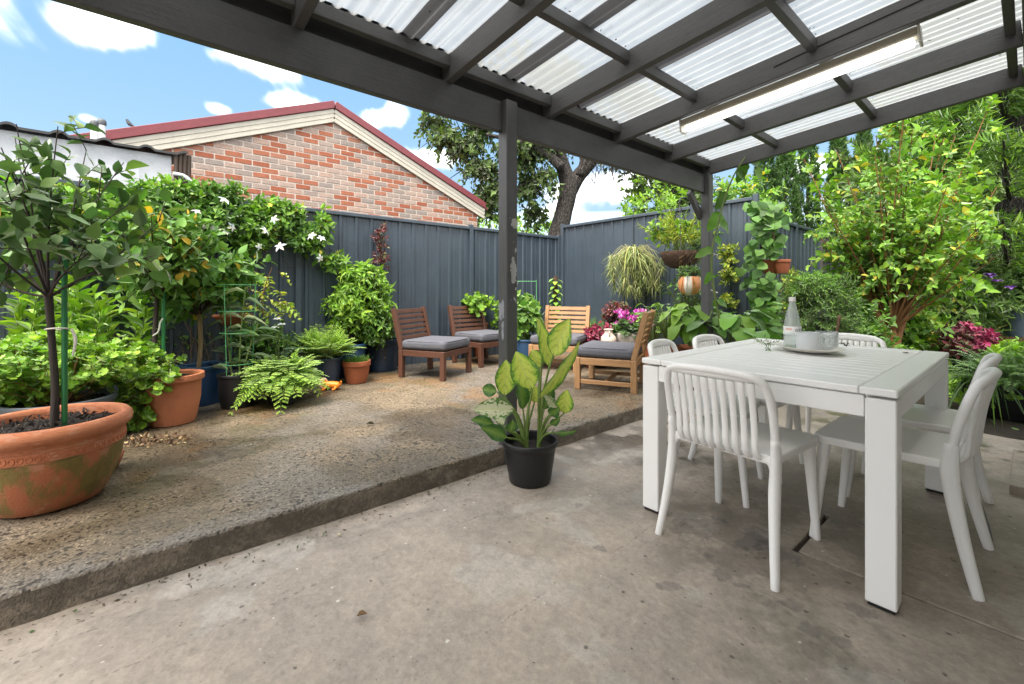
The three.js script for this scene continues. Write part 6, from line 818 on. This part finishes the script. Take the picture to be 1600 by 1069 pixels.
// ---------------------------------------------------------------- garden beyond the patio
{
  let o, F, p;
  { // mulberry
    p = onU(1392, 560, 7.4); o = thing('mulberry_tree', 'broad bushy tree with bright green and yellow leaves on orange brown branches', 'tree', [p[0], 0, p[2]]); F = new Fol();
    limbs(F, [0, 0.55, 0], 46, i => { const a = i * 2.4, k = (i % 7) / 7, r = rr(0.4, 1.25) * (0.65 + 0.5 * Math.sin(k * 3)); return off(Math.cos(a) * r * (Math.cos(a) < 0 ? 0.74 : 1.05), rr(1.45, 3.35) - 0.3 * (r > 1 ? 1 : 0), Math.sin(a) * r * 0.8); }, { r0: 0.014, sp: 15, n: 10, len: 0.34, L: 0.098, W: 0.056, tpl: T.oval, c: C.mulb, ang: 1.05, droop: 0.28, tw: 0.003, wander: 0.15, face: 0.9 });
    F.single(o, M.leaf, 290, q => q[0] * -CA * 0.5 + q[2] * 0.5 + R() * 0.8); F.leaves(o, 'crown', M.leaf); F.stems(o, 'branches', M.twigO);
    for (const [a, b] of [[-0.25, 1.5], [0.05, 1.7], [0.3, 1.4]]) part(o, 'trunk', tube([[0, -0.05, 0], off(a * 0.3, 0.5, 0), off(a, b * 0.7, 0.05), off(a * 1.5, b, 0.1)], [0.06, 0.045, 0.035, 0.022], 8, 14), M.twigO);
  }
  p = onU(1285, 560, 6.3); o = thing('feathery_shrub', 'fine leaved rounded green shrub behind the bottle', 'shrub', [p[0], 0, p[2]]); F = new Fol(); bush(F, [0, 0.75, 0], [0.55, 0.62, 0.5], 520, { n: 12, L: 0.07, W: 0.013, tpl: T.small, c: pal([4, [0.05, 0.12, 0.02]], [2, [0.09, 0.18, 0.025]]), len: 0.24, ang: 0.7, droop: 0.3, base: [0, 0, 0], stems: 24, lob: 0.6 }); bush(F, off(-0.1, 1.2, 0), [0.4, 0.22, 0.3], 150, { n: 14, L: 0.085, W: 0.014, tpl: T.small, c: C.fresh, len: 0.26, ang: 0.6, droop: 0.6, seed: 6 }); F.leaves(o); F.stems(o);
  p = onU(1480, 560, 9.2); o = thing('willow_leaf_shrub', 'grey green narrow leaved shrub with a few purple flowers beside the mulberry', 'shrub', [p[0], 0, p[2]]); F = new Fol(); bush(F, [0, 1.0, 0], [0.95, 0.75, 0.8], 620, { n: 11, L: 0.13, W: 0.022, tpl: T.lance, c: C.sage, len: 0.4, ang: 0.8, droop: 0.4, base: [0, 0, 0], stems: 30, lob: 0.5 }); F.leaves(o); F.stems(o);
  { const G = new Fol(); for (const [px, py] of [[1548, 432], [1558, 440], [1579, 450], [1466, 443], [1546, 428]]) { const q = loc(o, onU(px, py, 8.5)); for (let k = 0; k < 6; k++) G.leaf(T.oval3, q, [Math.cos(k), 0.2, Math.sin(k)], [0, 1, 0], 0.07, 0.05, [0.16, 0.03, 0.35]); } G.leaves(o, 'flowers', M.petal); }
  p = onU(1523, 560, 8.0); o = thing('magenta_plant', 'low magenta leaved plant at the edge of the lawn', 'plant', [p[0], 0, p[2]]); F = new Fol(); bush(F, [0, 0.5, 0], [0.26, 0.16, 0.24], 90, { n: 6, L: 0.09, W: 0.045, c: C.mag, len: 0.14, up: 0.6 }); bush(F, off(-0.25, 0.45, 0), [0.2, 0.2, 0.2], 60, { n: 6, L: 0.09, W: 0.045, c: C.burg, len: 0.14 }); F.leaves(o, 'leaves', M.gloss); F.stems(o); part(o, 'pot', potGeo(0.22, 0.17, 0.3, 0.04), M.black);
  const low = [[1340, 560, 6.6, 0.4, 0.45, 0.4, 260, C.fresh, 'mid green leafy ground shrub below the mulberry', T.oval3, 0.08, 0.04], [1395, 560, 7.0, 0.4, 0.2, 0.35, 220, pal([5, [0.07, 0.16, 0.02]], [2, [0.12, 0.24, 0.03]]), 'low dark leafy shrub between the mulberry and the lawn', T.oval3, 0.09, 0.045], [1400, 560, 8.2, 0.7, 0.5, 0.6, 360, C.mulb, 'loose yellow green shrub behind the garden chair end of the table', T.oval, 0.11, 0.06], [1245, 560, 5.9, 0.25, 0.42, 0.25, 130, C.sage, 'small grey green shrub at the foot of the heart leaved climber', T.small, 0.07, 0.02], [1236, 400, 6.9, 0.25, 0.8, 0.15, 110, C.yel, 'tall thin yellow green shrub against the side fence', T.small, 0.09, 0.03], [1592, 560, 8.6, 0.35, 0.22, 0.3, 160, C.lime, 'bright low shrub at the lawn edge before the far fence', T.oval3, 0.08, 0.04], [1560, 560, 10.3, 0.8, 0.5, 0.5, 260, C.yel, 'arching yellow green clump before the far fence', T.lance, 0.2, 0.02], [1345, 560, 9.4, 0.8, 0.7, 0.5, 320, C.tree, 'shaded green shrub at the foot of the trellis', T.oval3, 0.1, 0.05], [1450, 560, 11.5, 1.3, 1.2, 0.6, 520, C.tree, 'tall shaded shrub in front of the far fence', T.oval3, 0.12, 0.06]];
  low.forEach(([px, , u, a, h, b, n, c, lab, tpl, L, W], i) => { const q = onU(px, 560, u); o = thing('garden_shrub', lab, 'shrub', [q[0], 0, q[2]]); F = new Fol(); bush(F, [0, h, 0], [a, h, b], n, { n: 8, L, W, tpl, c, len: 0.2, base: [0, 0, 0], stems: 14, seed: i * 3.1, lob: 0.6 }); F.leaves(o); F.stems(o); });
  p = onU(1597, 480, 9.8); o = thing('garden_pot', 'slate blue glazed pot with a leafy plant by the far fence', 'potted plant', [p[0], 0, p[2]]); part(o, 'stand', cbox(0.4, 0.42, 0.4, 0.01), M.brown, [0, 0.21, 0]); part(o, 'pot', potGeo(0.26, 0.2, 0.42, 0.05), std([0.10, 0.14, 0.19], 0.4, { map: blotT }), [0, 0.42, 0]); F = new Fol(); bush(F, [0, 1.15, 0], [0.4, 0.35, 0.3], 130, { n: 6, L: 0.13, W: 0.08, c: C.fresh, len: 0.2 }); F.leaves(o); F.stems(o);
  // fern and strap plants right beside the patio end
  p = onY(1592, 660, 0); p = away(p, 0.2); o = thing('potted_boston_fern', 'bushy fern with upright saw edged fronds in a black pot at the patio end', 'potted plant', p); pot(o, M.black, 0.25, 0.19, 0.28); F = new Fol(); for (let i = 0; i < 120; i++) { const a = rr(0, 6.28), e = rr(0.5, 1.4); frond(F, [Math.cos(a) * 0.1, 0.26, Math.sin(a) * 0.1], [Math.cos(a) * Math.cos(e), Math.sin(e), Math.sin(a) * Math.cos(e)], rr(0.4, 0.68), { n: 24, L: 0.055, W: 0.016, c: C.fresh, arch: rr(0.25, 0.6) }); } F.leaves(o, 'fronds'); F.stems(o, 'stalks', M.stem);
  p = onY(1543, 655, 0); p = away(p, 0.22); o = thing('blue_strap_plant', 'drooping blue green strap leaves in a black pot beside the fern', 'potted plant', p); pot(o, M.black, 0.17, 0.13, 0.25); F = new Fol(); for (let i = 0; i < 130; i++) { const a = rr(0, 6.28), e = rr(0.6, 1.35); F.strip([rr(-.05, .05), 0.24, rr(-.05, .05)], [Math.cos(a) * Math.cos(e), Math.sin(e), Math.sin(a) * Math.cos(e)], rr(0.45, 0.72), 0.017, rr(0.6, 1.3), R() < 0.6 ? C.blueg() : C.strap(), 7); } bush(F, [0, 0.2, 0], [0.3, 0.2, 0.3], 90, { n: 6, L: 0.06, W: 0.04, c: C.lime, len: 0.12, base: [0, 0, 0], stems: 6 }); F.leaves(o, 'blades'); F.stems(o);
  p = onU(1588, 560, 6.4); o = thing('leafy_border_plant', 'tangle of broad green leaves behind the fern', 'plant', [p[0], 0, p[2]]); F = new Fol(); bush(F, [0, 0.28, 0], [0.4, 0.3, 0.3], 170, { n: 6, L: 0.12, W: 0.055, c: C.lime, len: 0.16, base: [0, 0, 0], stems: 12 }); F.leaves(o); F.stems(o);
  // ground cover, lawn, pavers
  F = new Fol(); for (let i = 0; i < 14000; i++) { const u = rr(6.3, 12.5), v = 0.75 + rr(-0.75, 0.65) * (0.5 + u * 0.08); F.strip([u, -0.02 + 0.03 * R(), -v], [rr(-.5, .5), 1, rr(-.5, .5)], rr(0.06, 0.16), 0.014, 0.3, C.lime(), 2); } o = thing('lawn', 'strip of bright green grass running back through the garden', 'grass', [0, 0, 0]); F.leaves(o, 'grass_blades'); o.userData.kind = 'stuff';
  F = new Fol(); for (let i = 0; i < 2600; i++) { const u = 4.98 + Math.abs(rr(-1, 1)) * 1.6, v = rr(-0.6, 2.2), q = fbm(u * 3, v * 3, 2); if (q < 0.45) continue; F.leaf(T.round, [u, -0.03 + rr(0, 0.1), -v], rdir(0.3), [0, 1, 0], rr(0.03, 0.06), rr(0.03, 0.06), C.lime()); } o = thing('ground_cover', 'low weeds and creeping leaves along the patio end', 'ground cover', [0, 0, 0]); F.leaves(o, 'small_leaves'); o.userData.kind = 'stuff';
  const pm = [[0.26, 0.105, 0.055], [0.22, 0.13, 0.085], [0.30, 0.13, 0.075]].map(c => std(c, 0.9, { map: blotT, bumpMap: fineB, bumpScale: 0.006 }));
  let k = 0; for (let i = 0; i < 5; i++) for (let j = 0; j < 3; j++) { const m = part(scene, numbered('brick_paver'), cbox(0.22, 0.07, 0.105, 0.006), pm[k++ % 3], [5.4 + i * 0.235 + rr(-.01, .01), 0.0, -0.95 - j * 0.118 + rr(-.01, .01)], [rr(-.03, .03), rr(-.05, .05), rr(-.03, .03)]); tag(m, 'weathered red brick paver in the small path beside the table', 'paver', 'brick pavers between patio and lawn'); }
  // trees behind the fences
  { // big old tree
    const D = 10.9; p = onD(878, 440, D); o = thing('old_tree', 'old tree with rough grey trunk and drooping leafy branches behind the fence', 'tree', [p[0], 0, p[2]]); const L = q => loc(o, q), tr = (pts, r, d = 0) => part(o, pts.length > 4 ? 'trunk' : 'limb', tube(pts.map(q => L(onD(q[0], q[1], D + d))), r, 12, pts.length * 5), M.barkG);
    tr([[866, 500], [869, 380], [880, 335], [888, 292], [880, 262], [872, 225], [868, 170]], [0.30, 0.25, 0.22, 0.22, 0.18, 0.13, 0.08]); tr([[888, 300], [904, 275], [928, 248], [950, 215]], [0.22, 0.18, 0.15, 0.1], 0.2); tr([[905, 275], [912, 250], [905, 225], [912, 190]], [0.12, 0.1, 0.08, 0.05], 0.1); tr([[878, 262], [850, 238], [810, 222], [760, 210]], [0.13, 0.1, 0.07, 0.04], -0.3); tr([[870, 225], [800, 180], [740, 172], [680, 172]], [0.1, 0.08, 0.05, 0.03], -0.4); tr([[930, 246], [985, 240], [1040, 262], [1085, 300]], [0.1, 0.07, 0.05, 0.03], 0.3);
    F = new Fol(); const s = D / FOC; for (const [px, py, w, h, n, d] of [[680, 190, 36, 24, 80, 0], [700, 215, 34, 24, 80, -.3], [735, 225, 30, 26, 100, 0], [745, 200, 40, 24, 100, .4], [760, 262, 26, 24, 90, 0], [740, 260, 22, 14, 40, -.2], [765, 300, 22, 28, 80, 0], [760, 330, 16, 14, 30, .3], [795, 230, 30, 24, 90, -.3], [828, 240, 26, 40, 110, 0], [822, 290, 22, 30, 80, .2], [840, 215, 40, 22, 120, -.2], [850, 270, 18, 24, 50, -.3], [890, 205, 50, 20, 120, .3], [835, 330, 22, 16, 50, .4], [960, 238, 40, 14, 70, .3], [1010, 262, 40, 22, 90, .4], [1050, 290, 36, 22, 90, .4], [1000, 295, 16, 10, 20, .3], [1075, 310, 30, 18, 70, .5], [870, 120, 140, 50, 260, 0], [1000, 160, 120, 50, 200, .3], [740, 120, 110, 50, 220, 0]]) bush(F, L(onD(px, py, D + d)), [w * s, h * s, 0.5], Math.round(n * 0.72), { n: 7, L: 0.15, W: 0.09, tpl: T.oval3, c: C.tree, len: 0.42, ang: 1.0, droop: 0.6, up: -0.2, inner: 0.1, seed: px / 37, tw: 0.006 });
    for (let i = 0; i < 90; i++) { const x = rr(920, 1060), y = 236 + (x - 920) * 0.2, a = L(onD(x, y, D + rr(-.2, .4))), l = rr(0.3, 1.1); F.twig([a, [a[0] + rr(-.15, .15), a[1] - l * 0.5, a[2] + rr(-.15, .15)], [a[0] + rr(-.3, .3), a[1] - l, a[2] + rr(-.3, .3)]], 0.012, 0.004, 4); }
    for (let i = 0; i < 50; i++) { const x = rr(680, 870), y = rr(180, 300), a = L(onD(x, y, D)), d = rdir(-0.5); F.twig([a, [a[0] + d[0] * 0.3, a[1] + d[1] * 0.3, a[2] + d[2] * 0.3], [a[0] + d[0] * 0.8, a[1] + d[1] * 0.5 - 0.2, a[2] + d[2] * 0.8]], 0.014, 0.004, 4); }
    F.leaves(o, 'crown'); F.stems(o, 'twigs', M.barkG);
  }
  const far = (px, u, v, r, h, lab, c, n, L = 0.16, W = 0.08) => { o = thing('background_tree', lab, 'tree', [u, 0, -v]); F = new Fol(); part(o, 'trunk', tube([[0, 0, 0], [0.05, h * 0.4, 0], [0, h * 0.75, 0]], [0.14, 0.1, 0.05], 8, 8), M.bark); bush(F, [0, h * 0.62, 0], [r, h * 0.4, r], n, { n: 8, L, W, tpl: T.oval3, c, len: 0.45, lob: 0.7, droop: 0.3, base: [0, h * 0.4, 0], stems: 16, sr: 0.03, seed: u }); F.leaves(o, 'crown'); F.stems(o, 'branches', M.bark); };
  const at = (px, d) => { const q = onD(px, 455, d); return [q[0], -q[2]]; };
  for (const [px, d, r, h, lab, c, n] of [[770, 16, 1.6, 4.3, 'light green tree showing beside the post behind the brick house', C.lime, 260], [840, 15, 1.6, 3.8, 'yellow green tree crown low behind the old tree trunk', C.mulb, 280], [930, 17, 1.8, 3.7, 'pale green tree crown above the corner of the fences', C.lime, 280], [1030, 11, 1.1, 4.2, 'bright shrubby tree above the tall fence by the coir basket', C.lime, 360], [1085, 12, 1.2, 4.6, 'mid green tree above the tall fence behind the corner post', C.tree, 360], [1160, 11, 1.1, 4.3, 'yellow green tree behind the heart leaved climber', C.mulb, 360]]) { const [u, v] = at(px, d); far(px, u, v, r, h, lab, c, n); }
  for (const [u, v, r, h, lab, n] of [[17, 2.2, 2.2, 6.5, 'tall shaded tree beyond the far fence behind the mulberry', 520], [17, -0.4, 2.2, 7.5, 'tall shaded tree beyond the far fence behind the pine', 520], [17, -3.4, 2.4, 7, 'tall shaded tree beyond the far fence past the pine', 420]]) far(0, u, v, r, h, lab, C.tree, n, 0.22, 0.12);
  [[1195, 15, 6.2], [1228, 14.5, 5.7], [1262, 15.5, 6.6], [1310, 15, 6.2], [1350, 16, 6.8]].forEach(([px, d, h], i) => { const [u, v] = at(px, d); o = thing('cypress_tree', 'columnar green cypress in the row behind the side fence', 'tree', [u, 0, -v], 0, 'row of cypresses behind the side fence'); F = new Fol(); part(o, 'trunk', tube([[0, 0, 0], [0, h * 0.9, 0]], [0.1, 0.03], 8, 4), M.bark); for (let k = 0; k < 1100; k++) { const t = R(), a = rr(0, 6.28), r = 0.6 * Math.pow(1 - t, 0.6) * (0.7 + 0.3 * R()) * (0.8 + 0.4 * vn(t * 14, a * 2 + i)); sprig(F, [Math.cos(a) * r * 0.75, 0.6 + t * (h - 0.7), Math.sin(a) * r * 0.75], [Math.cos(a) * 0.5, 1, Math.sin(a) * 0.5].map(q => q / 1.12), 0.32, { n: 11, L: 0.14, W: 0.05, tpl: T.small, c: pal([4, [0.045, 0.11, 0.03]], [3, [0.08, 0.17, 0.04]]), ang: 0.5, droop: 0, tw: 0 }); } F.leaves(o, 'foliage'); });
  { // pine with plumes of needles
    const q = onU(1583, 455, 10.6); o = thing('norfolk_pine', 'dark pine with drooping plumes of bright green needles at the garden end', 'tree', [q[0], 0, q[2]]); part(o, 'trunk', tube([[0, 0, 0], [0.05, 1.5, 0], [0, 4, 0], [0, 7.5, 0]], [0.26, 0.2, 0.16, 0.06], 12, 18), M.barkG); F = new Fol();
    for (let w = 0; w < 9; w++) for (let k = 0; k < 6; k++) { const y = 1.75 + w * 0.55 + rr(-.12, .12), a = k * 1.047 + w * 0.5 + rr(-.2, .2), r = 2.3 - w * 0.13 + rr(-.3, .2), e = [Math.cos(a) * r, y + 0.3, Math.sin(a) * r], at2 = t => [e[0] * t, y - 0.45 * Math.sin(t * 2.6) + 0.5 * t * t, e[2] * t]; F.twig([at2(0), at2(0.3), at2(0.6), at2(1)], 0.04, 0.012, 5);
      for (let j = 0; j < 24; j++) { const t = 0.35 + 0.65 * j / 24, s = j % 2 ? 1 : -1, b = at2(t), sd = [-Math.sin(a) * s, 0.35, Math.cos(a) * s], d = [sd[0] * 0.8 + Math.cos(a) * 0.6, 0.15 + rr(-.1, .4), sd[2] * 0.8 + Math.sin(a) * 0.6], l = Math.hypot(...d); sprig(F, b, d.map(z => z / l), rr(0.35, 0.6) * (1.2 - t * 0.5), { n: 34, L: 0.24, W: 0.026, tpl: T.small, c: C.pine, ang: 0.65, droop: -0.1, tw: 0.007, from: 0.05 }); } }
    F.leaves(o, 'needles'); F.stems(o, 'branches', M.barkG);
  }
}
renderer.render(scene, camera);
